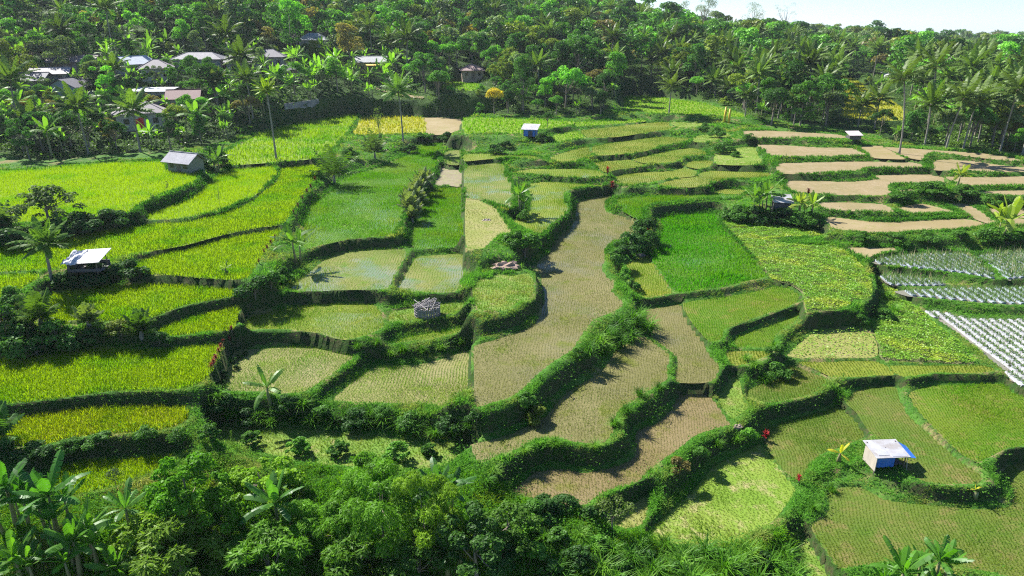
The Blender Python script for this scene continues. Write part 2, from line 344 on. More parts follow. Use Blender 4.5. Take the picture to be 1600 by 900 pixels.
('dry2', 0, [(1288,339),(1320,341),(1360,346),(1400,347),(1450,344),(1510,342),(1545,352),(1500,358),(1440,361),(1380,366),(1320,360),(1300,356)]),
('dry', 0, [(1542,326),(1600,326),(1660,326),(1660,355),(1600,353),(1575,352),(1557,340)]),
('dry2', 0, [(1322,386),(1360,387),(1410,388),(1370,397),(1352,404),(1335,397)]),
('lush2', 0, [(978,149),(1010,150),(1095,160),(1125,168),(1170,180),(1160,184),(1100,180),(1030,178),(980,172),(975,160)]),
('gold', 0, [(1305,120),(1330,122),(1362,140),(1410,168),(1413,188),(1360,188),(1315,183),(1322,155)]),
('lush2', 0, [(707,128),(745,129),(760,140),(720,142)]),
('pasture', 0, [(338,668),(400,667),(470,669),(560,678),(650,689),(733,693),(738,718),(700,728),(640,735),(560,730),(480,722),(400,705),(350,690)]),
('straw', 0, [(952,818),(975,796),(1010,776),(1012,800),(1000,822),(975,826)]),
]
def smooth_poly(P, k=3):
    P = np.array(P, float); n = len(P); out = []
    for i in range(n):
        a, b, c, d = P[i-1], P[i], P[(i+1) % n], P[(i+2) % n]
        for j in range(k):
            t = j/k
            q = .5*((2*b) + (-a+c)*t + (2*a-5*b+4*c-d)*t*t + (-a+3*b-3*c+d)*t**3)
            lin = b*(1-t) + c*t
            out.append(.65*q + .35*lin)
    return np.array(out)
def widen(P):
    return [(x-160 if x <= -50 else (x+170 if x >= 1655 else x), y) for x, y in P]
def inside(P, x, y):
    c = np.zeros(np.shape(x), bool); n = len(P)
    for i in range(n):
        x1, y1 = P[i]; x2, y2 = P[(i+1) % n]
        if y1 == y2: continue
        m = ((y1 > y) != (y2 > y)) & (x < (x2-x1)*(y-y1)/(y2-y1) + x1); c ^= m
    return c
def seg_dist(P, x, y):
    d = np.full(np.shape(x), 1e9); n = len(P)
    for i in range(n):
        a = P[i]; b = P[(i+1) % n]; ab = b-a; L = (ab**2).sum()+1e-9
        t = np.clip(((x-a[0])*ab[0] + (y-a[1])*ab[1])/L, 0, 1)
        d = np.minimum(d, (x-a[0]-t*ab[0])**2 + (y-a[1]-t*ab[1])**2)
    return np.sqrt(d)

# prior level: the hillside under the field's middle
PX = [np.array(widen(p)) for _, _, p in F]
def base_on_ray(px, py):
    z = 3.0
    for _ in range(40):
        x, y = to_plane(px, py, z); z = .5*z + .5*float(base_h(x, min(y, 400)))
    return z
NB = len(F)
prior = np.array([base_on_ray(P[:,0].mean(), (P[:,1].min()+P[:,1].max())/2) for P in PX])
# the banks seen between one field and the next below it give the step in height
pairs = {}
for cx in range(-40, 1660, 5):
    iv = []
    for i, P in enumerate(PX):
        ys = []
        for k in range(len(P)):
            (x1, y1), (x2, y2) = P[k], P[(k+1) % len(P)]
            if (x1 > cx) != (x2 > cx): ys.append(y1 + (cx-x1)/(x2-x1)*(y2-y1))
        ys.sort()
        for a, b in zip(ys[::2], ys[1::2]): iv.append((a, b, i))
    iv.sort()
    for (a0, b0, i), (a1, b1, j) in zip(iv, iv[1:]):
        if i != j and -5 < a1-b0 < 62: pairs.setdefault((i, j), []).append((a1-b0, b0))
A = []; Bv = []
for (i, j), L in pairs.items():
    L = np.array(L); gap = np.median(L[:,0]); ym = L[:,1].mean()
    dep = PITCH + math.atan((ym-450)/FPX); s = (CAMZ-prior[i])/math.sin(dep)
    dh = (gap*s/FPX - .45*math.sin(dep))/(math.cos(dep)+.3*math.sin(dep)) - .12
    dh = 1.7*math.tanh(max(dh, 0.0)/1.7); wt = min(len(L), 25)**.5
    r = np.zeros(NB); r[i] = wt; r[j] = -wt; A.append(r); Bv.append(wt*dh)
for i in range(NB):
    r = np.zeros(NB); r[i] = .45; A.append(r); Bv.append(.45*prior[i])
LEV = np.linalg.lstsq(np.array(A), np.array(Bv), rcond=None)[0]
_cen = [np.array(to_plane(P[:,0].mean(), (P[:,1].min()+P[:,1].max())/2, LEV[i])) for i, P in enumerate(PX)]
_main = [i for i in range(NB) if not (PX[i][:,1].mean() < 190 and PX[i][:,1].min() < 150)]
_res = [float(LEV[i]-base_h(*_cen[i])) for i in _main]
_base0 = base_h
def base_h(x, y):
    """the hillside again, settled to the levels of the fields"""
    x = np.asarray(x, float); y = np.asarray(y, float); a = np.zeros_like(x*y); b = np.full_like(a, 1/70.0**2)
    for i, r in zip(_main, _res):
        w_ = 1/((x-_cen[i][0])**2+(y-_cen[i][1])**2+40); a = a + w_*r; b = b + w_
    return _base0(x, y) + a/b*(1-sstep(260, 420, y))
for i in range(NB):      # lone clearings in the forest lie on the slope itself
    if PX[i][:,1].mean() < 190 and PX[i][:,1].min() < 150: 
        dv = ray(PX[i][:,0].mean(), PX[i][:,1].max()-4); kk = np.arange(60, 420, .5); zz_ = CAMZ+dv[2]*kk; hh_ = base_h(dv[0]*kk, dv[1]*kk); j_ = int(np.argmax(zz_ < hh_)); LEV[i] = float(hh_[j_])+.3

POLY = []      # outlines on the ground
for i, P in enumerate(PX):
    S = smooth_poly(P)
    x, y = to_plane(S[:,0], S[:,1], LEV[i]); POLY.append(np.stack([x, y], 1))

# ------------------------------------------------------------------ the ground: a fan of rows reaching the horizon
ys = np.concatenate([14*np.exp(np.arange(0, 1)*0), 14*np.exp(.0052*np.arange(1, 640)), ])
ys = np.concatenate([ys, ys[-1]*np.exp(.02*np.arange(1, 160))])
ts = np.arange(-1.25, 1.2501, .0042)
TX, GY = np.meshgrid(ts, ys); GX = TX*(GY+25)
GZ = base_h(GX, GY); aw = np.zeros_like(GZ); awz = np.zeros_like(GZ)
DMIN = np.full_like(GZ, 99.0); INS = np.full_like(GZ, -99.0)
for i, P in enumerate(POLY):
    x0, y0 = P.min(0)-9; x1, y1 = P.max(0)+9
    m = (GX > x0) & (GX < x1) & (GY > y0) & (GY < y1)
    if not m.any(): continue
    gx, gy = GX[m], GY[m]; d = seg_dist(P[::2] if len(P) > 60 else P, gx, gy); ins = inside(P, gx, gy)
    dd = np.where(ins, .02, np.maximum(d, .05)); wv = 1/dd**4.5*np.clip(1-dd/9, 0, 1)*math.exp(1.6*(LEV[i]-LEV.mean()))
    aw[m] += wv; awz[m] += wv*LEV[i]
    q = DMIN[m]; DMIN[m] = np.where(ins, 0, np.minimum(q, d))
    q = INS[m]; INS[m] = np.where(ins, np.maximum(q, LEV[i]), q)
wb = 1/3.2**4.5*np.exp(1.6*(GZ-LEV.mean()))
GH = np.where(aw > 0, (awz + wb*GZ)/(aw + wb), GZ)
gapmask = (INS < -50)
GH = GH + np.where(gapmask & (DMIN < 3), .16*np.exp(-((DMIN-.45)/.4)**2), 0) + np.where(gapmask, (vnoise(GX, GY, 1.1, 9)-.5)*.16*sstep(.3, 1.2, DMIN), 0)
GH = np.where(INS > -50, INS-.06, GH)
nR, nC = GX.shape
dt = .0042; LY = np.log(ys)
def hgt(x, y):
    """height of the finished ground"""
    x = np.asarray(x, float); y = np.asarray(y, float)
    r = np.interp(y, ys, np.arange(nR)); c = np.clip((x/(y+25) - ts[0])/dt, 0, nC-1.001)
    r = np.clip(r, 0, nR-1.001); r0 = r.astype(int); c0 = c.astype(int); fr = r-r0; fc = c-c0
    return (GH[r0,c0]*(1-fc)+GH[r0,c0+1]*fc)*(1-fr) + (GH[r0+1,c0]*(1-fc)+GH[r0+1,c0+1]*fc)*fr
def dfield(x, y):
    r = np.clip(np.rint(np.interp(y, ys, np.arange(nR))).astype(int), 0, nR-1); c = np.clip(np.rint((np.asarray(x)/(np.asarray(y)+25)-ts[0])/dt).astype(int), 0, nC-1)
    return DMIN[r, c]
KS = np.concatenate([np.arange(20, 330, .25), np.arange(330, 1500, 2.0)])
def at(px, py):
    """where the sight line through a photo pixel meets the ground"""
    d = ray(px, py); d = d/np.linalg.norm(d)
    X, Y, Z = d[0]*KS, d[1]*KS, CAMZ + d[2]*KS
    b = Z < hgt(X, Y)
    if not b.any(): k = KS[-1]*.5
    else: k = KS[int(np.argmax(b))]
    x, y = d[0]*k, d[1]*k
    return Vector((x, y, float(hgt(x, y))))
def pxm(p):
    """photo pixels per metre at a place"""
    return FPX/math.sqrt(p[0]**2 + p[1]**2 + (p[2]-CAMZ)**2)

FOREST_PX = [(-400,262),(0,238),(60,252),(150,242),(250,236),(330,226),(400,203),(480,176),(560,166),(650,168),(720,177),(860,180),(940,180),(962,152),(965,143),(1000,143),(1120,162),(1185,186),(1290,194),(1310,200),(1350,203),(1400,222),(1450,228),(1600,240),(2100,250),(2100,-200),(-400,-200)]
def forest_mask(x, y, z):
    px, py = project(x, y, z); return inside(FOREST_PX, px, py) | (np.asarray(y) > 330)

# ground material: grass and dry earth on the banks, leaf litter and weeds under the forest
m, t, out = newmat('ground')
p = nd(t, 'ShaderNodeBsdfPrincipled'); p.inputs['Roughness'].default_value = .95; p.inputs['Specular IOR Level'].default_value = .1
g1 = mixc(t, ramp(t, noise(t, .5, 5, .7), .4, .6), (.035, .11, .012), (.08, .17, .025))
g1 = mixc(t, ramp(t, noise(t, .35, 5, .7, seed=12), .54, .62), g1, (.20, .17, .07))
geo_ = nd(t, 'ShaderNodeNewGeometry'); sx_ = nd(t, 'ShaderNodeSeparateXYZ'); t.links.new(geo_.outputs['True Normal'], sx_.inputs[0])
g1 = mixc(t, ramp(t, sx_.outputs['Z'], .86, .62), g1, mixc(t, ramp(t, noise(t, 1.3, 5, .7, seed=5), .45, .6), (.028, .062, .012), (.055, .060, .024)))  # steep bank faces: weedy earth, painted darker to deepen their shade
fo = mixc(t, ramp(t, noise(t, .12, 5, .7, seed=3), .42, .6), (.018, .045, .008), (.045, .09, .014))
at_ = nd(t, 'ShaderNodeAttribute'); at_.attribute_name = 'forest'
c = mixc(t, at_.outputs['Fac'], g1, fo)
fr = ramp(t, noise(t, 7, 6, .75), .3, .7, .6, 1.35)
cc_ = nd(t, 'ShaderNodeCombineColor'); [t.links.new(fr, cc_.inputs[i]) for i in range(3)]
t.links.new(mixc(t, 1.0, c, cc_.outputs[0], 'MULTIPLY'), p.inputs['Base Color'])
b = nd(t, 'ShaderNodeBump'); b.inputs['Strength'].default_value = .8; b.inputs['Distance'].default_value = .15
t.links.new(noise(t, 4, 6, .7), b.inputs['Height']); t.links.new(b.outputs[0], p.inputs['Normal'])
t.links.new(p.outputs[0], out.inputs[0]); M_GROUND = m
idx = np.arange(nR*nC).reshape(nR, nC)
quads = np.stack([idx[:-1,:-1], idx[:-1,1:], idx[1:,1:], idx[1:,:-1]], -1).reshape(-1, 4)
FM = forest_mask(GX, GY, GH)
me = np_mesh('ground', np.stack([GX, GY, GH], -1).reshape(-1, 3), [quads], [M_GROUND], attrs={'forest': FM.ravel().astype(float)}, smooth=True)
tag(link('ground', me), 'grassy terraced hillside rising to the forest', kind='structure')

# ------------------------------------------------------------------ field surfaces
MUD = {
 'ripe': field_mat('ripe rice floor', (.12,.20,.012), (.18,.25,.012), n1=.2),
 'young': field_mat('young paddy water', (.13,.165,.03), (.18,.18,.05), (.10,.17,.012), n1=.22, n2=4, water=1.15, wet_at=(.46,.6)),
 'youngg': field_mat('green paddy water', (.15,.20,.02), (.18,.20,.03), (.19,.20,.012), n1=.2, n2=4, water=1.0, wet_at=(.5,.64)),
 'youngd': field_mat('drained paddy mud', (.19,.19,.055), (.22,.20,.08), (.16,.20,.03), n1=.25, n2=5, water=.15),
 'tan': field_mat('tan paddy mud', (.14,.13,.045), (.175,.155,.062), (.115,.13,.018), n1=.16, n2=5, water=.8, wet_at=(.5,.75)),
 'tan2': field_mat('reddish paddy mud', (.17,.13,.055), (.20,.155,.072), (.14,.135,.028), n1=.2, n2=5, water=.1),
 'green': field_mat('paddy under green rice', (.06,.14,.008), (.09,.17,.012), n1=.25, n2=4, water=.8, wet_at=(.45,.7)),
 'olive': field_mat('olive paddy', (.14,.18,.015), (.18,.19,.022), (.10,.17,.008), n1=.12, n2=3, water=.15),
 'oliver': field_mat('olive paddy near', (.11,.135,.022), (.075,.13,.012), (.17,.145,.045), n1=.22, n2=5),
 'mud': field_mat('bare mud', (.20,.17,.10), (.24,.20,.13), (.22,.24,.08), n1=.5, n2=3),
 'dry': field_mat('dry fallow earth', (.26,.20,.105), (.22,.18,.08), (.285,.225,.13), n1=.25, n2=3.5, fine=(.72,1.2)),
 'dry2': field_mat('dry fallow earth brown', (.24,.185,.085), (.28,.22,.115), (.21,.19,.06), n1=.2, n2=5, fine=(.82,1.15)),
 'pasture': field_mat('cut grass', (.10,.19,.02), (.15,.22,.03), (.24,.22,.08), n1=.4, n2=5),
 'pasture2': field_mat('pale cut grass', (.13,.22,.02), (.18,.25,.035), (.30,.27,.11), n1=.3, n2=5),
 'straw': field_mat('straw stubble', (.20,.21,.05), (.24,.22,.08), (.15,.19,.03), n1=.3, n2=5),
 'gold': field_mat('golden rice floor', (.28,.27,.035), (.24,.25,.025), n1=.2),
 'bean': field_mat('soil under leaves', (.10,.12,.04), (.14,.14,.06), n1=.4),
 'mulch': field_mat('grey soil furrow', (.20,.18,.14), (.16,.16,.12), n1=.4),
}
MUD['ripeg'] = MUD['ripe']; MUD['riper'] = MUD['gold']; MUD['lush'] = MUD['ripe']; MUD['lush2'] = MUD['ripe']; MUD['lush3'] = MUD['green']
MUD['greeno'] = field_mat('green olive paddy', (.08,.15,.008), (.11,.16,.012), (.17,.16,.035), n1=.2, n2=5); MUD['beans'] = MUD['straw']; MUD['mulchg'] = MUD['mulchm'] = MUD['mulch']; MUD['stubble'] = MUD['dry2']
DESC = {'ripe': 'yellow green ripening rice', 'ripeg': 'bright green ripening rice', 'riper': 'golden yellow ripe rice', 'gold': 'golden ripe rice', 'lush': 'bright green rice', 'lush2': 'bright green distant rice',
 'lush3': 'deep green dense rice', 'green': 'mid green young rice in water', 'greeno': 'green and olive rice', 'young': 'rows of rice seedlings in shallow water', 'youngg': 'green rice seedlings in water',
 'youngd': 'rice seedling rows on wet mud', 'tan': 'sparse seedlings on tan mud', 'tan2': 'sparse seedlings on reddish mud', 'olive': 'olive young rice', 'oliver': 'olive rice seedling rows',
 'pasture': 'rough green grass', 'pasture2': 'pale cropped grass', 'straw': 'pale straw and grass', 'bean': 'bright green leafy bean plants', 'beans': 'sparse yellow green leafy plants', 'mulchg': 'staked vegetable plants', 'mulch': 'small vegetable seedlings', 'mulchm': 'vegetable seedlings',
 'dry': 'bare dry earth', 'dry2': 'brown dry earth', 'mud': 'bare wet mud', 'stubble': 'pinkish stubble'}
for i, ((ty, ang, _), P) in enumerate(zip(F, POLY)):
    V = [(x, y, LEV[i]) for x, y in P]
    area = sum(P[k][0]*P[(k+1) % len(P)][1]-P[(k+1) % len(P)][0]*P[k][1] for k in range(len(P)))/2
    me = bpy.data.meshes.new('terrace_field'); f = list(range(len(V)))
    if area < 0: f.reverse()
    me.from_pydata(V, [], [f]); me.materials.append(MUD[ty]); me.update()
    o = link('terrace_field', me); tag(o, 'level terrace field of ' + DESC[ty], kind='structure')
# ------------------------------------------------------------------ blades, tufts and leaves as plain meshes
def blades(P, L, W, lean, curve, az, tint, seg=True):
    n = len(P); o = np.stack([np.cos(az), np.sin(az), np.zeros(n)], 1); z = np.array([0, 0, 1.0])
    wv = np.stack([-np.sin(az), np.cos(az), np.zeros(n)], 1)*(W/2)[:,None]
    s1, c1 = np.sin(lean)[:,None], np.cos(lean)[:,None]; s2, c2 = np.sin(lean+curve)[:,None], np.cos(lean+curve)[:,None]
    mid = P + (.55*L)[:,None]*(o*s1 + z*c1); tip = mid + (.5*L)[:,None]*(o*s2 + z*c2)
    if seg:
        V = np.stack([P-wv, P+wv, mid-wv*.8, mid+wv*.8, tip], 1).reshape(-1, 3); b = np.arange(n)[:,None]*5
        return V, [b + [0,1,3,2], b + [2,3,4]], np.repeat(tint, 5)
    tip = P + L[:,None]*(o*s1 + z*c1)
    V = np.stack([P-wv, P+wv, tip], 1).reshape(-1, 3); b = np.arange(n)[:,None]*3
    return V, [b + [0,1,2]], np.repeat(tint, 3)
def tufts(C, nb, h, wd, lean=(.05,.5), curve=(.2,.9), spread=.06, seg=True, scl=None, hv=.35):
    """C: tuft centres (n,3)"""
    n = len(C); scl = np.ones(n) if scl is None else scl
    P = np.repeat(C, nb, 0); s = np.repeat(scl, nb); N = len(P)
    P = P + np.stack([rng.normal(0, spread, N)*s, rng.normal(0, spread, N)*s, np.zeros(N)], 1)
    tt = np.repeat(rng.uniform(0, 1, n), nb)*.45 + rng.uniform(0, .55, N)
    return blades(P, h*s*rng.uniform(1-hv, 1+hv, N), (np.full(N, wd) if np.isscalar(wd) else np.repeat(wd, nb))*(.6+.4*s), rng.uniform(*lean, N), rng.uniform(*curve, N), rng.uniform(0, 2*np.pi, N), tt, seg)
def merge(parts):
    V = []; Fs = {}; T = []; n = 0
    for v, fs, tt in parts:
        V.append(v); T.append(tt)
        for f in fs: Fs.setdefault(f.shape[1], []).append(f + n)
        n += len(v)
    return np.concatenate(V), [np.concatenate(f) for f in Fs.values()], np.concatenate(T)
def in_field(i, sx, sy, ang=0, jit=.3, wob=0.0, margin=.12):
    P = POLY[i]; a = R(ang); ca, sa = math.cos(a), math.sin(a)
    U = P[:,0]*ca + P[:,1]*sa; W_ = -P[:,0]*sa + P[:,1]*ca
    u = np.arange(U.min()-1, U.max()+1, sx); v = np.arange(W_.min()-1, W_.max()+1, sy)
    uu, vv = np.meshgrid(u, v); uu = uu.ravel(); vv = vv.ravel()
    uu = uu + rng.uniform(-jit, jit, len(uu))*sx; vv = vv + rng.uniform(-jit, jit, len(vv))*sy*.5
    if wob: vv = vv + wob*np.sin(uu*.55 + i) + wob*.5*np.sin(uu*1.3+vv*.4)
    x = uu*ca - vv*sa; y = uu*sa + vv*ca
    m = inside(P, x, y)
    # keep what the photo could see from nearby
    m &= (np.abs(x) < (y+4)*1.15)
    return x[m], y[m]
LM = {
 'ripe': leaf_mat('ripening rice', (.23,.34,.006), (.31,.40,.011), (.15,.31,.006), trans=.45, nscale=.18),
 'ripeg': leaf_mat('green ripening rice', (.17,.29,.008), (.27,.36,.012), (.10,.25,.006), trans=.45, nscale=.12),
 'riper': leaf_mat('ripe golden rice', (.23,.31,.008), (.37,.40,.014), (.17,.30,.008), trans=.45, nscale=.2),
 'gold': leaf_mat('golden rice', (.32,.31,.025), (.39,.35,.035), (.24,.29,.02), trans=.4),
 'lush': leaf_mat('bright rice', (.11,.27,.006), (.19,.34,.010), (.16,.30,.01), trans=.45),
 'lush3': leaf_mat('deep green rice', (.05,.23,.004), (.09,.30,.008), (.14,.28,.012), trans=.45, nscale=.09),
 'green': leaf_mat('mid green rice', (.07,.22,.005), (.13,.29,.010), (.18,.27,.02), trans=.4),
 'young': leaf_mat('rice seedling', (.12,.22,.012), (.21,.29,.03), (.10,.24,.008), trans=.35),
 'tan': leaf_mat('sparse seedling', (.13,.155,.025), (.20,.20,.05), (.10,.17,.012), trans=.35),
 'olive': leaf_mat('olive seedling', (.09,.165,.006), (.16,.21,.015), (.055,.16,.004), trans=.35, nscale=.16),
 'pasture': leaf_mat('field grass', (.11,.20,.016), (.18,.26,.04), (.27,.27,.09), trans=.4, nscale=.4),
 'straw': leaf_mat('straw grass', (.22,.24,.06), (.30,.29,.10), (.17,.24,.04), trans=.3, nscale=.4),
 'bean': leaf_mat('bean leaf', (.09,.26,.012), (.24,.39,.03), (.33,.41,.03), trans=.35, nscale=.3, gloss=.02),
 'mulchg': leaf_mat('staked vegetable leaf', (.09,.17,.06), (.20,.30,.11), trans=.3),
}
#        material, spacing across, along, row angle used, blades, height, width, mesh kind
CROP = {
 'ripe': ('ripe', .19, .19, 0, 7, .42, .036), 'ripeg': ('ripeg', .42, .42, 0, 6, .5, .09), 'riper': ('riper', .19, .19, 0, 6, .5, .04),
 'gold': ('gold', .5, .5, 0, 5, .5, .12), 'lush': ('lush', .5, .5, 0, 5, .4, .12), 'lush2': ('lush', .36, .36, 0, 4, .3, .10),
 'lush3': ('lush3', .26, .26, 1, 6, .34, .055), 'green': ('green', .22, .24, 1, 7, .28, .045), 'greeno': ('green', .19, .22, 1, 5, .22, .036),
 'young': ('young', .22, .27, 1, 4, .22, .03), 'youngg': ('young', .19, .25, 1, 5, .24, .032), 'youngd': ('young', .17, .25, 1, 5, .2, .03),
 'tan': ('tan', .22, .23, 1, 4, .15, .028), 'tan2': ('tan', .19, .21, 1, 4, .15, .026), 'olive': ('olive', .26, .27, 1, 5, .2, .045), 'oliver': ('olive', .17, .22, 1, 5, .17, .03),
 'pasture': ('pasture', .20, .20, 0, 6, .16, .035), 'pasture2': ('pasture', .20, .20, 0, 5, .13, .035), 'straw': ('straw', .3, .3, 0, 4, .15, .04),
}
crop_count = 0
for i, (ty, ang, _) in enumerate(F):
    if ty not in CROP: continue
    mt, sx, sy, rows, nb, h, wd = CROP[ty]
    dist = math.hypot(*POLY[i].mean(0)); k = max(1.0, dist/62)
    if ty in ('ripe', 'riper', 'pasture', 'pasture2'): k = max(1.0, dist/52)
    sx_, sy_ = (sx*k**1.0, sy*k**.4) if rows else (sx*k**.7, sy*k**.7)
    x, y = in_field(i, sx_, sy_, ang if rows else rng.uniform(0, 90), .12 if rows else .5, .16 if rows else 0)
    if not len(x): continue
    scl = .75 + .5*vnoise(x, y, 4, 2) if not rows else .45 + 1.0*vnoise(x, y, 5, 4)*(.6+.8*vnoise(x, y, 1.5, 14))
    if ty in ('pasture', 'pasture2', 'straw'): scl = .5 + 1.1*vnoise(x, y, 1.2, 4)*vnoise(x, y, 7, 8)*1.6
    if rows:
        keep = rng.uniform(0, 1, len(x)) > .03; x, y, scl = x[keep], y[keep], scl[keep]
    C = np.stack([x, y, np.full(len(x), LEV[i])], 1)
    tall = ty in ('ripe', 'ripeg', 'riper', 'gold', 'lush', 'lush3')
    V, Fs, T = tufts(C, nb, h, wd*k**.6, lean=(.05, .45) if tall else (.05, .7), curve=(.3, 1.0) if tall else (.2, .6), spread=.09*k if tall else .04*k, seg=(tall and dist < 95) or ty == 'young' and dist < 0, scl=scl)
    me = np_mesh('crop', V, Fs, [LM[mt]], attrs={'tint': T}); crop_count += sum(len(f) for f in Fs)
    nm = 'grass' if ty.startswith('pasture') or ty == 'straw' else 'rice_crop'
    tag(link(nm, me), DESC[ty] + ' growing on its terrace', kind='stuff')
print('crop faces', crop_count)

# leafy bean plants
def leaves(P, nrm, ln, wd, tint, fold=0.0, dirv=None):
    n = len(P); nrm = nrm/np.linalg.norm(nrm, axis=1)[:,None]
    r = rng.normal(size=(n, 3)) if dirv is None else dirv
    a = np.cross(nrm, r); a /= np.linalg.norm(a, axis=1)[:,None]+1e-9; b = np.cross(nrm, a)
    a = a*(ln/2)[:,None]; b = b*(wd/2)[:,None]
    V = np.stack([P-a, P+b, P+a, P-b], 1).reshape(-1, 3); q = np.arange(n)[:,None]*4
    return V, [q + [0,1,2,3]], np.repeat(tint, 4)
for i, (ty, ang, _) in enumerate(F):
    if ty not in ('bean', 'beans'): continue
    s = .10 if ty == 'bean' else .24
    x, y = in_field(i, s, s, 20, .5); n = len(x)
    z = LEV[i] + .12 + .4*vnoise(x, y, .8, 3)*rng.uniform(.4, 1, n)
    N = np.stack([rng.normal(0, .45, n), rng.normal(0, .45, n), np.ones(n)], 1)
    tt = rng.uniform(0, .6, n) + .4*vnoise(x, y, 1.3, 6)
    ln = rng.uniform(.10, .23, n)
    me = np_mesh('crop', *leaves(np.stack([x, y, z], 1), N, ln, ln*.8, tt)[:2], [LM['bean']], attrs={'tint': np.repeat(tt, 4)})
    tag(link('bean_crop', me), DESC[ty] + ' covering the plot', kind='stuff')

# plastic covered beds and their plants
M_PLASTIC = solid('silver white mulch film', (.37,.37,.40), .45, (.20,.19,.18), 1.8, bump=.3)
M_PLASTIC2 = solid('grey mulch film', (.30,.33,.38), .4, (.17,.20,.23), 1.5, bump=.3)
M_STAKE = solid('pale bamboo stake', (.45,.38,.22), .7)
a1 = np.array(to_plane(1446, 486, LEV[[k for k, f in enumerate(F) if f[0] == 'mulch'][0]])); a2 = np.array(to_plane(1602, 606, LEV[[k for k, f in enumerate(F) if f[0] == 'mulch'][0]]))
DIRV = (a2-a1)/np.linalg.norm(a2-a1); BANG = math.degrees(math.atan2(DIRV[1], DIRV[0])); NRM = np.array([-DIRV[1], DIRV[0]])
for i, (ty, _, _) in enumerate(F):
    if ty not in ('mulch', 'mulchg', 'mulchm'): continue
    P = POLY[i]; U = P@DIRV; W_ = P@NRM
    step = .92 if ty == 'mulch' else .95 if ty == 'mulchm' else .8; bw = .46 if ty == 'mulch' else .36
    segs = []
    for w0 in np.arange(W_.min()+.5, W_.max()-.2, step):
        cr = []
        for k in range(len(P)):
            wa, wb_, ua, ub = W_[k], W_[(k+1) % len(P)], U[k], U[(k+1) % len(P)]
            if (wa > w0) != (wb_ > w0): cr.append(ua + (w0-wa)/(wb_-wa)*(ub-ua))
        cr.sort()
        for ua, ub in zip(cr[::2], cr[1::2]):
            if ub-ua > 1.5: segs.append((w0, ua+.25, ub-.25))
    for (w0, ua, ub) in segs:
        n = max(2, int((ub-ua)/1.2)); V = []; Fq = []
        for k in range(n+1):
            u = ua+(ub-ua)*k/n; z = LEV[i]
            for off, dz in ((-bw/2-.08, .0), (-bw/2, .17), (0, .21), (bw/2, .17), (bw/2+.08, .0)):
                q = DIRV*u + NRM*(w0+off+.05*math.sin(u*.8+w0)); V.append((q[0], q[1], z+dz+.02*math.sin(u*3+w0*5)))
        for k in range(n):
            for e in range(4): Fq.append((k*5+e, (k+1)*5+e, (k+1)*5+e+1, k*5+e+1))
        Fq.append((0,1,2,3,4)); Fq.append(tuple((n*5+e for e in (4,3,2,1,0))))
        me = bpy.data.meshes.new('bed'); me.from_pydata(V, [], Fq); me.materials.append(M_PLASTIC if ty == 'mulch' else M_PLASTIC2); me.update()
        tag(link('planting_bed', me), 'long vegetable bed covered with silvery white plastic film' if ty == 'mulch' else 'vegetable bed under grey film with leafy staked plants', 'planting bed', 'white film covered vegetable beds' if ty == 'mulch' else 'grey film beds of staked plants')
    C = []
    for (w0, ua, ub) in segs:
        for u in np.arange(ua+.2, ub-.1, .5 if ty == 'mulch' else .38):
            for off in (-bw*.3, bw*.3) if ty == 'mulch' else (-.1, .14):
                q = DIRV*(u+rng.uniform(-.06,.06)) + NRM*(w0+off); C.append((q[0], q[1], LEV[i]+.17))
    C = np.array(C)
    if ty == 'mulch': V, Fs, T = tufts(C + [NRM[0]*.12, NRM[1]*.12, 0], 9, .30, .09, lean=(.3,1.1), spread=.06, seg=False)
    else: V, Fs, T = tufts(C, 10, .5, .07, lean=(.1,.9), spread=.12, seg=False, scl=rng.uniform(.6,1.2,len(C)))
    tag(link('vegetable_crop', np_mesh('crop', V, Fs, [LM['mulchg']], attrs={'tint': T})), DESC[ty] + ' on film covered beds', kind='stuff')
    if ty == 'mulchg':
        pick = C[rng.uniform(0, 1, len(C)) < .45]; mb = MB()
        V, Fs, T = tufts(pick, 1, 1.0, .035, lean=(0,.08), curve=(0,.1), spread=.02, seg=True, hv=.15)
        tag(link('stakes', np_mesh('stakes', V, Fs, [M_STAKE])), 'thin pale stakes among the vegetable plants', kind='stuff')

# ------------------------------------------------------------------ grass of the banks and bunds
def bank_points(n, dlo, dhi, ymax, dens_pow=1.0):
    """random places on the uncultivated ground between fields, denser near the camera"""
    y = 24*np.exp(rng.uniform(0, 1, n)*math.log(ymax/24)); x = rng.uniform(-1.15, 1.15, n)*(y+4)
    d = dfield(x, y); z = hgt(x, y)
    m = (d > dlo) & (d < dhi) & ~forest_mask(x, y, z)
    return x[m], y[m], z[m], d[m]
M_BANK = leaf_mat('bank grass', (.075,.24,.02), (.18,.39,.055), (.32,.34,.09), trans=.42, nscale=.22)
M_BANKD = leaf_mat('broad bank weeds', (.045,.14,.018), (.11,.26,.035), trans=.4)
gp = []
x, y, z, d = bank_points(760000, .05, 9, 235)
k = np.maximum(1, y/60)
big = vnoise(x, y, 3.2, 11); bare = vnoise(x, y, 5.0, 21)
s = (.42 + .7*sstep(.5, .9, big))*np.clip(.4 + d/1.0, .4, 1.0)*np.where(y < 70, 1, .8)
e_ = .22; slope = np.hypot(hgt(x+e_, y)-hgt(x-e_, y), hgt(x, y+e_)-hgt(x, y-e_))/(2*e_)
steep = sstep(.55, 1.2, slope); s = s*(1-.55*steep)
keep = ((bare < .72) | (rng.uniform(0, 1, len(x)) < .25)) & (rng.uniform(0, 1, len(x)) > .38*steep); x, y, z, s, k = x[keep], y[keep], z[keep], s[keep], k[keep]
print('bank tufts', len(x))
gp.append(tufts(np.stack([x, y, z-.03], 1), 6, .50, .042*k**1.1, lean=(.1,1.0), curve=(.3,1.2), spread=.12, scl=s*np.minimum(k, 1.4)))
V, Fs, T = merge(gp)
T = np.clip(T, 0, 1)
wscale = None
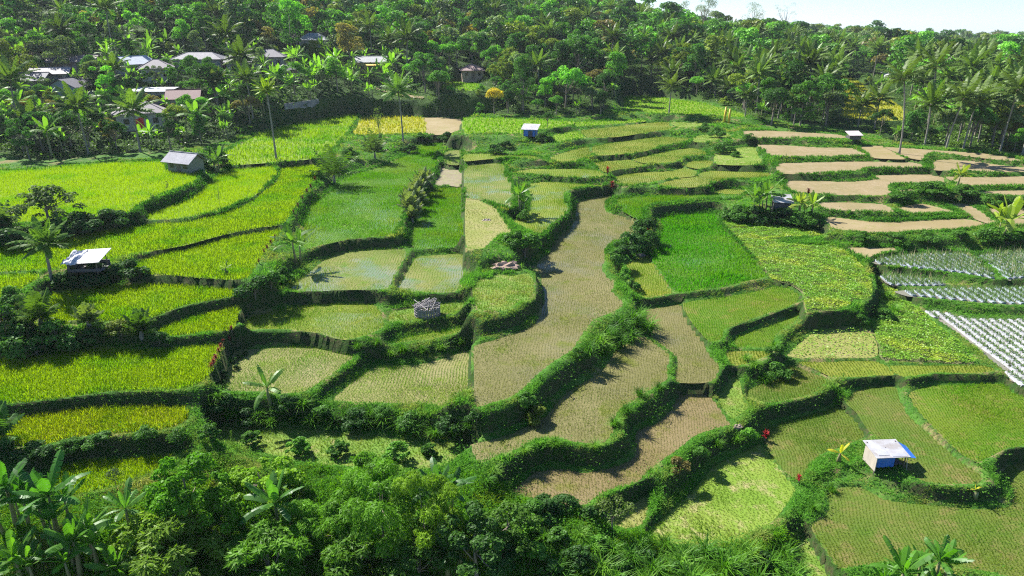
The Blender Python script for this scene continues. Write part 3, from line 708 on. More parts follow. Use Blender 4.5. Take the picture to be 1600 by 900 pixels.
tag(link('grass', np_mesh('grass', V, Fs, [M_BANK], attrs={'tint': T})), 'long green grass and weeds on the terrace banks', kind='stuff')
# denser dark hedge-like growth along the edges of the far terraces
M_HEDGE = leaf_mat('dark bank growth', (.04,.14,.014), (.10,.27,.035), trans=.35)
x, y, z, d = bank_points(620000, .05, .8, 178); m = (y > 78) & (vnoise(x, y, 9, 41) > .18); x, y, z = x[m], y[m], z[m]; print('hedge', len(x))
V, Fs, T = tufts(np.stack([x, y, z-.03], 1), 6, .46, .08, lean=(.1,.8), curve=(.3,1.0), spread=.14, scl=.6+.6*vnoise(x, y, 3, 19))
tag(link('grass', np_mesh('hedge', V, Fs, [M_HEDGE], attrs={'tint': T})), 'thick dark green growth edging the far terraces', kind='stuff')
# low broad-leaved weeds between them
x, y, z, d = bank_points(60000, .3, 9, 235); n = len(x); nl = 7
P = np.repeat(np.stack([x, y, z], 1), nl, 0); N = len(P); r = np.repeat(.12+.35*vnoise(x, y, 2.5, 5), nl)
P = P + rng.normal(size=(N, 3))*r[:,None]*[1, 1, .5]; P[:,2] += r*.7
nr = rng.normal(size=(N, 3))*.6 + [0, 0, 1]; ln = rng.uniform(.08, .2, N); tt = rng.uniform(0, 1, N)
V, Fs, T = leaves(P, nr, ln, ln*.6, tt)
tag(link('weeds', np_mesh('weeds', V, Fs, [M_BANKD], attrs={'tint': T})), 'broad leaved weeds on the terrace banks', kind='stuff')
# ------------------------------------------------------------------ trees, palms, bananas
M_BARK = solid('grey brown bark', (.16,.13,.10), .9, (.24,.20,.15), 4, bump=.4)
M_PTRUNK = solid('pale palm trunk', (.26,.24,.20), .9, (.18,.16,.13), 3, bump=.3, stretch=(1,1,6))
M_STEM = solid('banana stem', (.16,.20,.06), .6, (.22,.17,.09), 4)
M_LEAFO = leaf_mat('tree leaf', trans=.38, use_obj=True, gloss=.012, rough=.5)
M_PALMO = leaf_mat('palm leaflet', trans=.3, use_obj=True, gloss=.02, rough=.45)
M_BANO = leaf_mat('banana leaf', trans=.42, use_obj=True, gloss=.025, rough=.45)
M_FARV = leaf_mat('far foliage', trans=.33, attr_col=True, gloss=.02)
M_NUT = solid('coconut husk', (.22,.20,.06), .7, (.30,.16,.06), 3)

def lobes_of(seed, kind, H):
    r = np.random.default_rng(seed)
    L = []
    if kind == 'round':
        for _ in range(17):
            v = r.normal(size=3); v /= np.linalg.norm(v); v[2] = abs(v[2])*.9-.25
            q = v*r.uniform(.5, .85); L.append((q[0]*.36*H, q[1]*.36*H, H*(.66+.30*q[2]), H*r.uniform(.10, .18)))
    elif kind == 'tall':
        for _ in range(18):
            h = r.uniform(.32, .97); w_ = .23*math.sin(math.pi*min(1, (h-.15)/.95))**.7; a = r.uniform(0, 6.28)
            L.append((math.cos(a)*w_*H*r.uniform(.4,1), math.sin(a)*w_*H*r.uniform(.4,1), h*H*.93, H*r.uniform(.075, .13)))
    elif kind == 'wide':
        for _ in range(19):
            a = r.uniform(0, 6.28); q = r.uniform(.1, 1)**.6; L.append((math.cos(a)*q*.48*H, math.sin(a)*q*.48*H, H*(.62+.30*(1-q*q)+r.uniform(-.07,.05)), H*r.uniform(.07, .14)))
    elif kind == 'airy':
        for _ in range(22):
            a = r.uniform(0, 6.28); h = r.uniform(.4, 1); q = r.uniform(.2, 1); L.append((math.cos(a)*q*.34*H, math.sin(a)*q*.34*H, h*H*.95, H*r.uniform(.04, .09)))
    elif kind == 'clumpy':
        for _ in range(34):
            a = r.uniform(0, 6.28); q = r.uniform(.05, 1)**.6; h = r.uniform(.18, .95); w_ = .5*math.sin(math.pi*min(1, h*.75+.18)); s_ = r.uniform(.045, .13)
            L.append((math.cos(a)*q*w_*H, math.sin(a)*q*w_*H, h*H*(1-.12*q), H*s_))
    elif kind == 'bush':
        for _ in range(16):
            a = r.uniform(0, 6.28); q = r.uniform(0, 1)**.6; L.append((math.cos(a)*q*.5*H, math.sin(a)*q*.5*H, H*(.12+.66*(1-q*q)*r.uniform(.5,1.1)), H*r.uniform(.13, .24)))
    return L
def crown_np(seed, kind, H, nleaf, ls, droop=0.0, slim=.6, pinn=False):
    r = np.random.default_rng(seed+100); L = np.array(lobes_of(seed, kind, H))
    pr = L[:,3]**2; li = r.choice(len(L), nleaf, p=pr/pr.sum())
    v = r.normal(size=(nleaf, 3)); v /= np.linalg.norm(v, axis=1)[:,None]; v[:,2] = np.where(v[:,2] < -.35, -v[:,2], v[:,2])
    # leaves gather in sprays over each lobe
    sh = .78 + .35*r.uniform(0, 1, nleaf)**.7 + .16*np.sin(v[:,0]*7+li)*np.sin(v[:,1]*6+li*2)
    P = L[li,:3] + v*L[li,3][:,None]*sh[:,None]*[1, 1, .85]
    N = v*.75 + r.normal(size=v.shape)*.55 + [0, 0, .35]
    lt = r.uniform(0, 1, len(L))[li]*.5 + .5*r.uniform(0, 1, nleaf)
    ln = ls*r.uniform(.5, 1.5, nleaf)
    if pinn:
        d = v + [0, 0, -droop-.2]; d = np.cross(N, d)
        return leaves(P, N, ln*1.5, ln*slim, lt, dirv=d)
    d = None
    if droop: d = np.cross(N, np.array([0, 0, -1.0]) + r.normal(size=v.shape)*.5)
    return leaves(P, N, ln, ln*slim, lt, dirv=d)
def trunk_mb(seed, kind, H, rad=.022, nl=9, n=6):
    r = random.Random(seed); mb = MB(); L = lobes_of(seed, kind, H); hb = .3*H if kind != 'bush' else .08*H
    top = Vector((r.uniform(-.04, .04)*H, r.uniform(-.04, .04)*H, .72*H))
    mb.tube([(0,0,-.4), (0,0,.02*H), (top.x*.3, top.y*.3, hb), (top.x*.7, top.y*.7, .52*H), top], [H*rad*1.4, H*rad*1.1, H*rad*.85, H*rad*.5, H*rad*.2], n)
    for q in L[:nl]:
        s = Vector((top.x*.4, top.y*.4, hb+r.uniform(0, .18)*H)); e = Vector(q[:3]); m_ = s.lerp(e, .5)+Vector((0,0,-.03*H))
        mb.tube([s, m_, e], [H*rad*.45, H*rad*.3, H*rad*.1], 5)
    return mb
def make_tree(name, seed, kind, H, nleaf, ls, mat=None, rad=.022, crown_name='crown', **k):
    o = bpy.data.objects.new(name, None); o.empty_display_size = .5; COL.objects.link(o)
    trunk_mb(seed, kind, H, rad).build('trunk', M_BARK, o, smooth=True)
    V, Fs, T = crown_np(seed, kind, H, nleaf, ls, **k)
    link(crown_name, np_mesh('crown', V, Fs, [mat or M_LEAFO], attrs={'tint': T}), o)
    return o

def frond(base, az, el, ln, droop, nl, ll, lw, r, V, Q, T, tone):
    """one feather leaf: a bending midrib with drooping leaflets on both sides"""
    p = np.array(base, float); d = np.array([math.cos(az)*math.cos(el), math.sin(az)*math.cos(el), math.sin(el)]); st = ln/nl
    side = np.array([-math.sin(az), math.cos(az), 0.0])
    prev = p.copy()
    for i in range(nl):
        f = (i+1)/nl; d = d + np.array([0, 0, -droop*st*(.4+f)]); d /= np.linalg.norm(d)
        q = p + d*st
        b = len(V); wr = .05*(1.2-f)*ln/4
        V += [p-side*wr, p+side*wr, q+side*wr*.9, q-side*wr*.9]; Q.append((b, b+1, b+2, b+3)); T += [tone*.6+.35]*4
        if f > .12:
            L = ll*math.sin(math.pi*(f*.86+.10))**.6*r.uniform(.85, 1.1)
            up = np.cross(d, side)
            for sg in (-1, 1):
                o = side*sg*.78 + d*.55 + np.array([0, 0, -.28-.35*r.random()]) ; o /= np.linalg.norm(o)
                tip = q + o*L + np.array([0, 0, -.16*L*r.random()]); mid = q + o*L*.5 + np.array([0, 0, .04*L])
                b = len(V); wv = d*lw*.5
                V += [q-wv*.5, mid-wv, tip, mid+wv, q+wv*.5]; Q.append((b, b+1, b+3, b+4)); Q.append((b+1, b+2, b+3)); T += [min(1, max(0, tone+r.uniform(-.2, .2)))]*5
        p = q
def make_palm(seed, trunk_h, fl=4.0, nf=22, lean=.06, nl=20, ll=.95, lw=.13, parts=True, name='coconut_palm', young=False):
    r = random.Random(seed); o = bpy.data.objects.new(name, None); o.empty_display_size = .5; COL.objects.link(o)
    top = Vector((lean*trunk_h*math.cos(seed), lean*trunk_h*math.sin(seed), trunk_h))
    mb = MB(); pts = [Vector((top.x*f*f, top.y*f*f, -.3 + (trunk_h+.3)*f)) for f in (0, .06, .25, .5, .75, 1)]
    mb.tube(pts, [.26, .19, .15, .135, .125, .14] if not young else [.2, .2, .2, .2, .16, .12], 8); mb.build('trunk', M_PTRUNK, o, smooth=True)
    V = []; Q = []; T = []
    for i in range(nf):
        f = i/(nf-1); az = i*2.39996 + r.uniform(-.2, .2); el = R(78 - 88*f**.8) if not young else R(84 - 62*f)
        frond(top, az, el, fl*r.uniform(.85, 1.05)*(.75+.25*math.sin(math.pi*min(1, f+.25))), (.21 if not young else .13)*r.uniform(.75, 1.3)*4/fl, nl, ll, lw, r, V, Q, T, .75-.55*f if f < .85 else .95)
    q4 = np.array([f for f in Q if len(f) == 4]); q3 = np.array([f for f in Q if len(f) == 3])
    link('crown', np_mesh('fronds', np.array(V), [q4, q3], [M_PALMO], attrs={'tint': np.array(T)}), o)
    if not young and trunk_h > 4:
        import bmesh
        for k in range(5):
            bm = bmesh.new(); a = k*1.3+seed
            bmesh.ops.create_icosphere(bm, subdivisions=1, radius=.15, matrix=Matrix.Translation(top+Vector((math.cos(a)*.28, math.sin(a)*.28, -.28-.08*(k % 2)))) @ Matrix.Diagonal((1,1,1.2,1)))
            if k == 0: allb = bm; continue
            tmp = bpy.data.meshes.new('t'); bm.to_mesh(tmp); allb.from_mesh(tmp); bm.free(); bpy.data.meshes.remove(tmp)
        me = bpy.data.meshes.new('coconut_bunch'); allb.to_mesh(me); allb.free(); me.materials.append(M_NUT); link('coconut_bunch', me, o)
    return o
def blade_leaf(base, az, el, ln, wd, droop, r, V, Q, T, tone, ns=9, torn=.25):
    """one banana leaf: long paddle folded along its midrib, edges torn here and there"""
    d = np.array([math.cos(az)*math.cos(el), math.sin(az)*math.cos(el), math.sin(el)]); p = np.array(base, float); st = ln/ns
    side = np.array([-math.sin(az), math.cos(az), 0.0]); roll = r.uniform(-.5, .5)
    pts = [p.copy()]; dirs = [d.copy()]
    for i in range(ns):
        d = d + np.array([0, 0, -droop*st*(.3+1.3*i/ns)]); d /= np.linalg.norm(d); p = p + d*st; pts.append(p.copy()); dirs.append(d.copy())
    def wat(f): return 0.04 if f < .13 else wd*.5*min(1, (f-.10)*5)*(1-max(0, (f-.72)/.28)**2.2)**.5 if f < 1 else .01
    for i in range(ns):
        f0, f1 = i/ns, (i+1)/ns; u0 = np.cross(side, dirs[i]); u1 = np.cross(side, dirs[i+1])
        for sg in (-1, 1):
            w0, w1 = wat(f0), wat(f1)
            s0 = side*sg*math.cos(.35+roll*sg)+u0*-math.sin(-.35+roll*sg)*.8; s1 = s0
            gap = st*r.uniform(.05, .3) if r.random() < torn else 0.0; sag = r.uniform(0, .25)*w0 if gap else 0
            b = len(V); V += [pts[i], pts[i+1], pts[i+1]+s1*w1-dirs[i]*gap+np.array([0,0,-sag]), pts[i]+s0*w0+dirs[i]*gap*.6+np.array([0,0,-sag])]
            Q.append((b, b+1, b+2, b+3) if sg > 0 else (b+3, b+2, b+1, b)); T += [min(1, max(0, tone+.08*sg))]*4
def make_banana(seed, hs=2.2, nlf=9, ln=2.3, wd=.62, stems=1, ns=9, torn=.3, name='banana_plant'):
    r = random.Random(seed); o = bpy.data.objects.new(name, None); o.empty_display_size = .5; COL.objects.link(o)
    mb = MB(); V = []; Q = []; T = []
    for s in range(stems):
        a = s*2.2+seed; k = 1 if s == 0 else r.uniform(.55, .9); bx, by = (0, 0) if s == 0 else (math.cos(a)*.7, math.sin(a)*.7)
        top = (bx+.1*math.cos(a), by+.1*math.sin(a), hs*k)
        mb.tube([(bx, by, -.3), (bx, by, .3), (top[0], top[1], hs*k*.6), top], [.17*k, .15*k, .11*k, .06*k], 8)
        for i in range(nlf if s == 0 else max(5, nlf-3)):
            f = i/max(1, nlf-1); blade_leaf(top, i*2.4+a+r.uniform(-.3, .3), R(82-78*f**.9), ln*k*r.uniform(.8, 1.1)*(.8 if f < .15 else 1), wd*k*r.uniform(.8, 1.1), r.uniform(.3, .62)*(.5+f)*1.6/ln, r, V, Q, T, r.uniform(.3, .8) if f > .1 else 1.0, ns, torn)
    mb.build('stem', M_STEM, o, smooth=True)
    link('leaves', np_mesh('leaves', np.array(V), [np.array(Q)], [M_BANO], attrs={'tint': np.array(T)}), o)
    return o

def paint(o, col):
    for c in o.children: c.color = (*col, 1)
def place(o, p, s=1.0, rz=None, col=None, tilt=(0, 0)):
    o.location = p; o.scale = (s, s, s*random.uniform(.92, 1.08)); o.rotation_euler = (tilt[0], tilt[1], random.uniform(0, 6.28) if rz is None else rz)
    if col: paint(o, col)
    return o

used_px = []   # footprints kept free of scattered trees: (x, y, radius)
# ---- prototypes for the wood: each is used itself once, then copied
KINDS = [('round', 9), ('tall', 11), ('wide', 9), ('airy', 10), ('round', 8), ('tall', 9), ('wide', 10)]
TP = [make_tree('broadleaf_tree', 40+i, k, H, 4200, .36 if k != 'airy' else .3) for i, (k, H) in enumerate(KINDS)]
PP = [make_palm(3, 8.0, fl=4.8, nf=22, lw=.32, ll=.88), make_palm(5, 7.0, lean=.12, fl=4.6, nf=20, lw=.32, ll=.85), make_palm(8, 9.5, lean=.04, nf=22, fl=4.8, lw=.32, ll=.88), make_palm(11, 4.0, nf=20, fl=4.6, lw=.32, ll=.85), make_palm(13, 8.5, lean=.18, nf=20, fl=4.8, lw=.32, ll=.88)]
BP = [make_banana(2, 2.6, 9, 2.5, .66, 2, ns=6), make_banana(5, 2.0, 8, 2.2, .6, 3, ns=6), make_banana(9, 3.0, 10, 2.6, .7, 1, ns=6)]
proto_used = {}
def instance(protos, k):
    o = protos[k]
    if not proto_used.get(o.name): proto_used[o.name] = 1; return o
    return copy_tree(o)

sight = []
HOUSES = [ # base centre px, width px, depth m, wall h, roof kind, roof col, wall col, turn, roof rise, label
 (222,196,66, 7.5,3.0,'hip',(.30,.25,.25),(.62,.58,.50), 28,1.9,'cream house with a grey brown hipped roof and bright red door'),
 (243,160,52, 5.5,2.6,'flat',(.66,.68,.70),(.45,.44,.42), 5,.4,'low building with a flat white metal roof behind the red door house'),
 (292,172,42, 6,2.8,'gable',(.20,.055,.055),(.45,.40,.36), 15,1.6,'small house with a dark red tin roof half hidden by a palm'),
 (118,152,44, 6.5,2.6,'gable',(.10,.09,.13),(.38,.44,.52), 80,1.7,'dark gabled house with a pale blue grey gable end'),
 (52,142,44, 7,2.6,'gable',(.11,.11,.14),(.34,.28,.24), 12,1.4,'low dark roofed house at the left end of the village'),
 (84,130,44, 6,2.4,'gable',(.50,.44,.42),(.40,.36,.32), 20,1.1,'long shed with patched whitish roof above the village lane'),
 (122,112,58, 7,2.6,'gable',(.36,.26,.23),(.40,.36,.32), 8,1.3,'long house with a faded pinkish brown roof among grey trees'),
 (212,118,40, 7,3.0,'gable',(.52,.58,.66),(.60,.60,.60), 62,1.6,'house with a pale blue metal roof beside the brown hipped roof'),
 (248,124,42, 7,3.0,'hip',(.24,.20,.22),(.62,.58,.52), 22,1.8,'pale walled house with a brown hipped roof in the village middle'),
 (316,108,70, 7,2.8,'hip',(.20,.19,.22),(.40,.40,.40), 6,1.5,'long low house with dark grey roof behind banana plants'),
 (382,112,44, 7,2.8,'gable',(.16,.15,.17),(.40,.40,.38), 10,1.2,'dark house mostly hidden by trees right of the long grey roof'),
 (424,104,44, 7,2.8,'hip',(.14,.13,.16),(.42,.40,.38), 14,1.8,'house with a dark hipped roof sunk in banana plants'),
 (446,122,32, 5,2.4,'gable',(.16,.14,.15),(.36,.33,.32), 60,1.1,'small dark roofed shed below the hipped roof in the bananas'),
 (492,76,44, 7,2.8,'hip',(.40,.42,.46),(.45,.44,.42), 10,1.9,'lone grey hipped roof house higher up in the forest'),
 (582,112,46, 7,3.0,'gable',(.42,.43,.45),(.66,.50,.20), 4,1.4,'house with grey fibre cement roof and a yellow awning'),
 (738,122,36, 6,2.6,'hip',(.44,.27,.25),(.55,.42,.33), 8,1.4,'small pavilion with a pinkish red corrugated hipped roof'),
 (160,30,40, 7,2.6,'gable',(.30,.32,.38),(.4,.4,.4), 20,1.3,'grey blue roofed house far up in the forest at the top'),
 (1390,124,14, 5,2.4,'gable',(.80,.80,.80),(.7,.7,.7), 5,.9,'small white hut between the palm trunks beyond the golden field'),
]
M_WOOD = solid('weathered wood', (.20,.15,.11), .85, (.12,.10,.08), 5, bump=.2)
M_GLASS = solid('dark window glass', (.03,.035,.04), .15)
M_RED = solid('bright red door paint', (.72,.03,.02), .5)
def house(p, W, D, Hh, kind, rc, wc, turn, rise, label, red=False, awning=False):
    o = bpy.data.objects.new('house', None); COL.objects.link(o); o.location = (p[0], p[1], p[2]-.1); o.rotation_euler = (0, 0, R(turn))
    tag(o, label, 'house')
    wm = solid('wall plaster', wc, .9, tuple(c*.8 for c in wc), 1.5, bump=.1); rm = solid('roofing', rc, .7, tuple(c*.72 for c in rc), 1.2, wave=3.2, bump=.5)
    w2, d2 = W/2, D/2
    mb = MB(); mb.box(-w2, w2, -d2, d2, -1.2, Hh)
    if kind == 'gable': mb.add([(-w2,-d2+.01,Hh), (-w2,d2-.01,Hh), (-w2+.01,0,Hh+rise-.12), (w2,-d2+.01,Hh), (w2,d2-.01,Hh), (w2-.01,0,Hh+rise-.12)], [(0,2,1), (3,4,5), (0,3,5,2), (1,2,5,4)])
    mb.build('wall', wm, o)
    e = .7; rb = MB(); x, y = w2+e, d2+e; zl = Hh-.12
    if kind == 'flat': rb.slab([(-x,-y,Hh+.1), (x,-y,Hh+.1), (x,y,Hh+.1+rise), (-x,y,Hh+.1+rise)], .08)
    elif kind == 'gable':
        rb.slab([(-x,-y,zl), (x,-y,zl), (x,0,Hh+rise), (-x,0,Hh+rise)], .08); rb.slab([(x,y,zl), (-x,y,zl), (-x,0,Hh+rise+.003), (x,0,Hh+rise+.003)], .08)
        rb.tube([(-x,0,Hh+rise+.03), (x,0,Hh+rise+.03)], .1, 6)
    else:
        rl = max(.4, w2-d2*.8); zt = Hh+rise
        q = [(-x,-y,zl), (x,-y,zl), (x,y,zl), (-x,y,zl), (-rl,0,zt), (rl,0,zt)]
        rb.add(q + [(a,b_,c-.1) for a,b_,c in q[:4]], [(0,1,5,4), (1,2,5), (2,3,4,5), (3,0,4), (0,6,7,1), (1,7,8,2), (2,8,9,3), (3,9,6,0), (9,8,7,6)])
        for a_, b_ in ((0,4), (1,5), (2,5), (3,4), (4,5)): rb.tube([Vector(q[a_])+Vector((0,0,.03)), Vector(q[b_])+Vector((0,0,.03))], .07, 5)
    rb.build('roof', rm, o)
    MB().box(-.45, .45, -d2-.05, -d2+.03, -.1, 2.05).build('door', M_RED if red else M_WOOD, o)
    for xx in (-w2*.6, w2*.6):
        wn = MB().box(xx-.5, xx+.5, -d2-.04, -d2+.02, .9, 1.9).build('window', M_WOOD, o)
        MB().box(xx-.42, xx+.42, -d2-.055, -d2-.02, .98, 1.82).build('pane', M_GLASS, wn)
    if awning: MB().slab([(-w2*.3,-d2-2.2,Hh-.9), (w2*.9,-d2-2.2,Hh-.9), (w2*.9,-d2-.05,Hh-.35), (-w2*.3,-d2-.05,Hh-.35)], .06).build('awning', solid('yellow awning', (.75,.50,.08), .6), o)
    if red:
        pt = MB(); pt.box(-1.25, -.5, -d2-.12, -d2-.051, -.1, 1.8); pt.build('shutter', M_RED, o)
    return o
for k, (px, py, wpx, D, Hh, kind, rc, wc, turn, rise, lab) in enumerate(HOUSES):
    p = at(px, py); W = wpx/pxm(p)*.86
    house(p, W, D, Hh, kind, tuple(c*.75 for c in rc), tuple(c*.8 for c in wc), turn, rise, lab, red=(k == 0), awning=(k == 14))
    used_px.append((p.x, p.y, max(W, D)*.55+.3))
    sight.append((p.x, p.y)); d_ = Vector((p.x, p.y, 0)).normalized(); used_px.append((p.x-d_.x*4.6, p.y-d_.y*4.6, 3.4 if k in (0, 3, 7, 13, 14, 15) else 1.2))
    if k in (0, 13, 14, 15): used_px.append((p.x-d_.x*8.5, p.y-d_.y*8.5, 2.6))
# block wall under the bananas
p1, p2 = at(446, 172), at(499, 164); o = MB()
n = (p2-p1); n.z = 0; L = n.length; a = math.atan2(n.y, n.x)
wl = MB().box(0, L, 0, .25, -.8, 1.3).build('wall', solid('grey block wall', (.14,.14,.15), .9, (.30,.29,.29), 1.4, bump=.4), loc=(p1.x, p1.y, p1.z), rot=(0, 0, a)); wl.name = 'block_wall'
tag(wl, 'grey block retaining wall below the banana grove', 'wall'); used_px.append(((p1.x+p2.x)/2, (p1.y+p2.y)/2-3, 4))
for q in (1408, 1460, 1340): pass
# pale footpath from the terraces to the village
_px = np.linspace(585, 662, 18); pp = [at(float(a), float(np.interp(a, [585,612,640,672,690], [139,146,152,155,157]))) for a in _px]
V = []; Fq = []
for k, p in enumerate(pp):
    d_ = (pp[min(k+1, len(pp)-1)]-pp[max(k-1, 0)]); nn = Vector((-d_.y, d_.x, 0)).normalized()
    for sg in (-1, 1): q = p+nn*sg*.8; V.append((q.x, q.y, float(hgt(q.x, q.y))+.25))
    used_px.append((p.x, p.y, 2.5)); used_px.append((p.x, p.y-3.5, 2.5))
    if k: b = 2*k; Fq.append((b-2, b, b+1, b-1))
me = bpy.data.meshes.new('path'); me.from_pydata(V, [], Fq); me.materials.append(MUD['dry']); tag(link('footpath', me), 'pale earth footpath along the forest edge', kind='structure')

# ---- single plants the photo shows one by one
GREEN = {'dark': (.042,.115,.022), 'mid': (.07,.18,.026), 'bright': (.11,.28,.03), 'olive': (.13,.18,.025), 'brown': (.17,.15,.05), 'yellow': (.36,.29,.03), 'grey': (.12,.18,.075), 'deep': (.032,.09,.02), 'lime': (.20,.34,.02)}
def base_scale(p, hpx, H): return hpx/pxm(p)/H
def put_palm(px, py, hpx, label, trunk=9.5, k=0, col=(.075,.135,.025), group=None, tall=None, young=False, cat='palm', lean=.05, fl=None):
    p = at(px, py); h = hpx/pxm(p)
    if young: o = make_palm(int(px*7+py), max(.3, h*.22), fl=h*.85, nf=14, lean=0, nl=15, ll=h*.24, lw=.2, young=True)
    else:
        f = fl or min(5.6, h*.5); o = make_palm(int(px*7+py) % 97, h-f*.62, fl=f, nf=21, lean=lean, nl=18, ll=f*.18, lw=.32)
    place(o, p, 1, 0, col); tag(o, label, cat, group); used_px.append((p.x, p.y, 1.8)); return o
put_palm(630,222,100,'tall coconut palm standing alone in front of the golden field corner', col=(.10,.20,.04), fl=5.2)
put_palm(523,288,62,'low palm with upright fronds at the head of the bank between yellow and green fields', young=True, col=(.07,.14,.02))
put_palm(586,248,40,'squat palm on the bank right of the upright young palm', young=True, col=(.07,.12,.03))
put_palm(82,440,78,'young coconut palm with bent fronds left of the white roofed field hut', young=False, col=(.10,.19,.03), fl=3.2)
put_palm(432,250,112,'slim areca palm with yellow green crown on the bund of the bright upper field', col=(.22,.32,.03), fl=2.9, lean=.02)
put_palm(66,512,50,'small palm in the thicket at the left edge', young=True, col=(.08,.15,.02))
put_palm(140,512,36,'young palm with pale fronds, first on the bank below the yellow field', young=True, col=(.16,.22,.06))
put_palm(222,528,40,'young dark palm at the right end of the same bank', young=True, col=(.07,.14,.02))
put_palm(4,372,48,'young coconut palm cut by the left edge', young=True, col=(.10,.17,.05))
put_palm(-4,700,62,'drooping palm fronds at the far left edge above the bananas', young=True, col=(.06,.14,.03))
for (px, py, h, lab) in [(1405,240,128,'tall leaning palm in front of the golden clearing'), (1478,233,92,'tall palm in the grove, second from the tall leaning palm'), (1505,232,80,'bushy crowned palm in the middle of the right grove'),
    (1562,238,96,'palm with a slanting white trunk at the right of the grove'), (1366,202,62,'short dark palm at the foot of the golden clearing'), (1340,200,48,'squat palm just below the golden clearing'), (1597,242,88,'palm cut by the right edge of the picture'), (1448,200,92,'palm behind the tall leaning one'), (1528,222,70,'palm between the bushy crowned and the slanting trunk palms')]:
    put_palm(px, py, h, lab, col=(.085,.14,.03), lean=.12 if 'lean' in lab or 'slant' in lab else .05)
put_palm(1045,178,58,'palm standing in the bright field at the forest edge', col=(.10,.15,.03))
put_palm(343,60,72,'tall palm with yellowing fronds above the village roofs', col=(.12,.14,.04)); put_palm(470,58,88,'tall dark palm rising beside the lone grey roof', col=(.07,.11,.03))
put_palm(342,172,50,'leaning palm beside the dark red roof', col=(.09,.13,.04)); put_palm(1164,183,46,'low palm left of the two yellow posts', col=(.07,.12,.03)); put_palm(1240,196,50,'low palm in front of the round bushes', col=(.08,.12,.04))

def put_banana(px, py, hpx, label, seed=None, stems=2, group=None, col=(.10,.21,.03), ns=9, nlf=9, cat='banana plant', H=None):
    p = at(px, py); h = hpx*(.88 if hpx > 105 else 1)/pxm(p); ln = h*(.62 if hpx < 90 else .39)
    o = make_banana(seed or int(px+py), h*(.48 if hpx < 90 else .46), nlf, ln, ln*.25, stems, ns, .3 if hpx < 90 else .5); place(o, p, 1, random.uniform(0, 6), col); tag(o, label, cat, group); used_px.append((p.x, p.y, 1.5)); return o
put_banana(462,408,62,'banana plant at the left corner of the flooded field')
put_banana(812,330,56,'banana plant on the grassy mound between two flooded fields', stems=3)
put_banana(1178,335,48,'banana clump beside the small pale hut roof', stems=3); put_banana(1196,330,52,'banana plant left of the small pale hut roof')
put_banana(1248,338,40,'yellow green banana plant right of the small pale hut roof', stems=3, col=(.26,.33,.05)); put_banana(1266,340,38,'banana plant at the right end of that thicket', col=(.18,.28,.04))
put_banana(1495,293,34,'slim banana plant between two dry terraces', stems=1, col=(.26,.32,.05)); put_banana(1566,378,66,'tall yellow green banana plant at the right end of the dry terraces', stems=3, col=(.24,.33,.05))
put_banana(424,640,62,'banana plant on the dark bushy bank below the seedling field', stems=1)
put_banana(342,270,44,'banana plant beside the grey gabled hut', stems=3, col=(.10,.2,.04)); put_banana(355,430,20,'tiny banana plant at the near edge of the yellow field', stems=1, col=(.2,.28,.06))
put_banana(905,178,26,'banana plant by the brown plots at the forest edge', stems=2)
put_banana(1310,722,30,'yellow sapling with a few upright leaves left of the white roofed hut', stems=1, col=(.40,.38,.03), nlf=4, cat='banana sapling'); put_banana(1523,778,18,'small yellow leafed sapling on the bund at right', stems=1, col=(.38,.36,.03), nlf=4, cat='banana sapling')
# foreground bananas, bottom left and bottom right
for (px, py, h, lab, st, c) in [
    (28,828,150,'large banana clump at the left edge with torn leaves',3,(.055,.17,.02)), (92,842,160,'large banana clump reaching up over the rice, second from the left edge',3,(.06,.18,.025)),
    (128,905,130,'banana plant low in the bottom left corner with broad shiny leaves',2,(.07,.19,.02)), (40,930,120,'banana plant in the very corner at bottom left',3,(.09,.22,.02)),
    (208,838,96,'young banana plant under the bank left of the leafy tree',1,(.08,.20,.035)), (148,880,95,'banana plant with one glowing yellow green leaf',2,(.11,.26,.02)), (190,940,110,'banana plant at the bottom edge near the leafy thicket',2,(.08,.2,.02)),
    (440,845,150,'single banana plant with a pale stem in front of the bamboo',1,(.07,.19,.03)), (688,812,140,'dark banana plant behind the right side of the bamboo',2,(.05,.14,.03)),
    (1452,925,112,'banana clump at the bottom edge right of centre with broad leaves',3,(.07,.20,.02)), (1400,930,70,'small banana plant beside the bottom clump',2,(.08,.22,.02)), (700,905,95,'shaded banana plant low under the dark trees',2,(.04,.11,.02))]:
    put_banana(px, py, h, lab, stems=st+1 if st > 1 else 1, col=tuple(q*.95 for q in c), ns=16, nlf=13)

def put_tree(px, py, hpx, kind, label, col, nleaf=2500, ls=.25, cat='tree', name='broadleaf_tree', group=None, seed=None, wide=1.0, rad=.022, **k):
    p = at(px, py); h = hpx*(.9 if py > 800 and hpx > 80 else 1)/pxm(p)
    o = make_tree(name, seed or int(px*3+py), kind, h, nleaf, ls, rad=rad, **k); place(o, p, 1, None, tuple(q*.95 for q in col) if py > 760 else col); o.scale = (wide, wide, 1); tag(o, label, cat, group); used_px.append((p.x, p.y, h*.25)); return o
G = GREEN; words0 = {'dark': 'dark green', 'mid': 'green', 'bright': 'bright green'}
put_tree(78,352,54,'clumpy','grey green bushy tree on the bank of the left yellow field',(.10,.16,.05),3500,.22,wide=1.5)
put_tree(345,330,50,'tall','thin sapling with a small round top on a bund in the yellow field',(.08,.16,.03),160,.2,wide=.35,rad=.012)
put_tree(593,215,46,'tall','slim sapling beside the golden field',(.14,.22,.04),500,.22,wide=.7)
put_tree(262,302,18,'tall','tiny sapling at the near edge of the big yellow field',(.18,.24,.07),90,.2,wide=.5,cat='sapling')
put_tree(855,200,24,'round','small round dark tree right of the blue hut',G['dark'],900,.22,wide=1.0)
put_tree(817,176,64,'tall','dark leafy tree at the forest edge above the bright field',G['dark'],2500,.3)
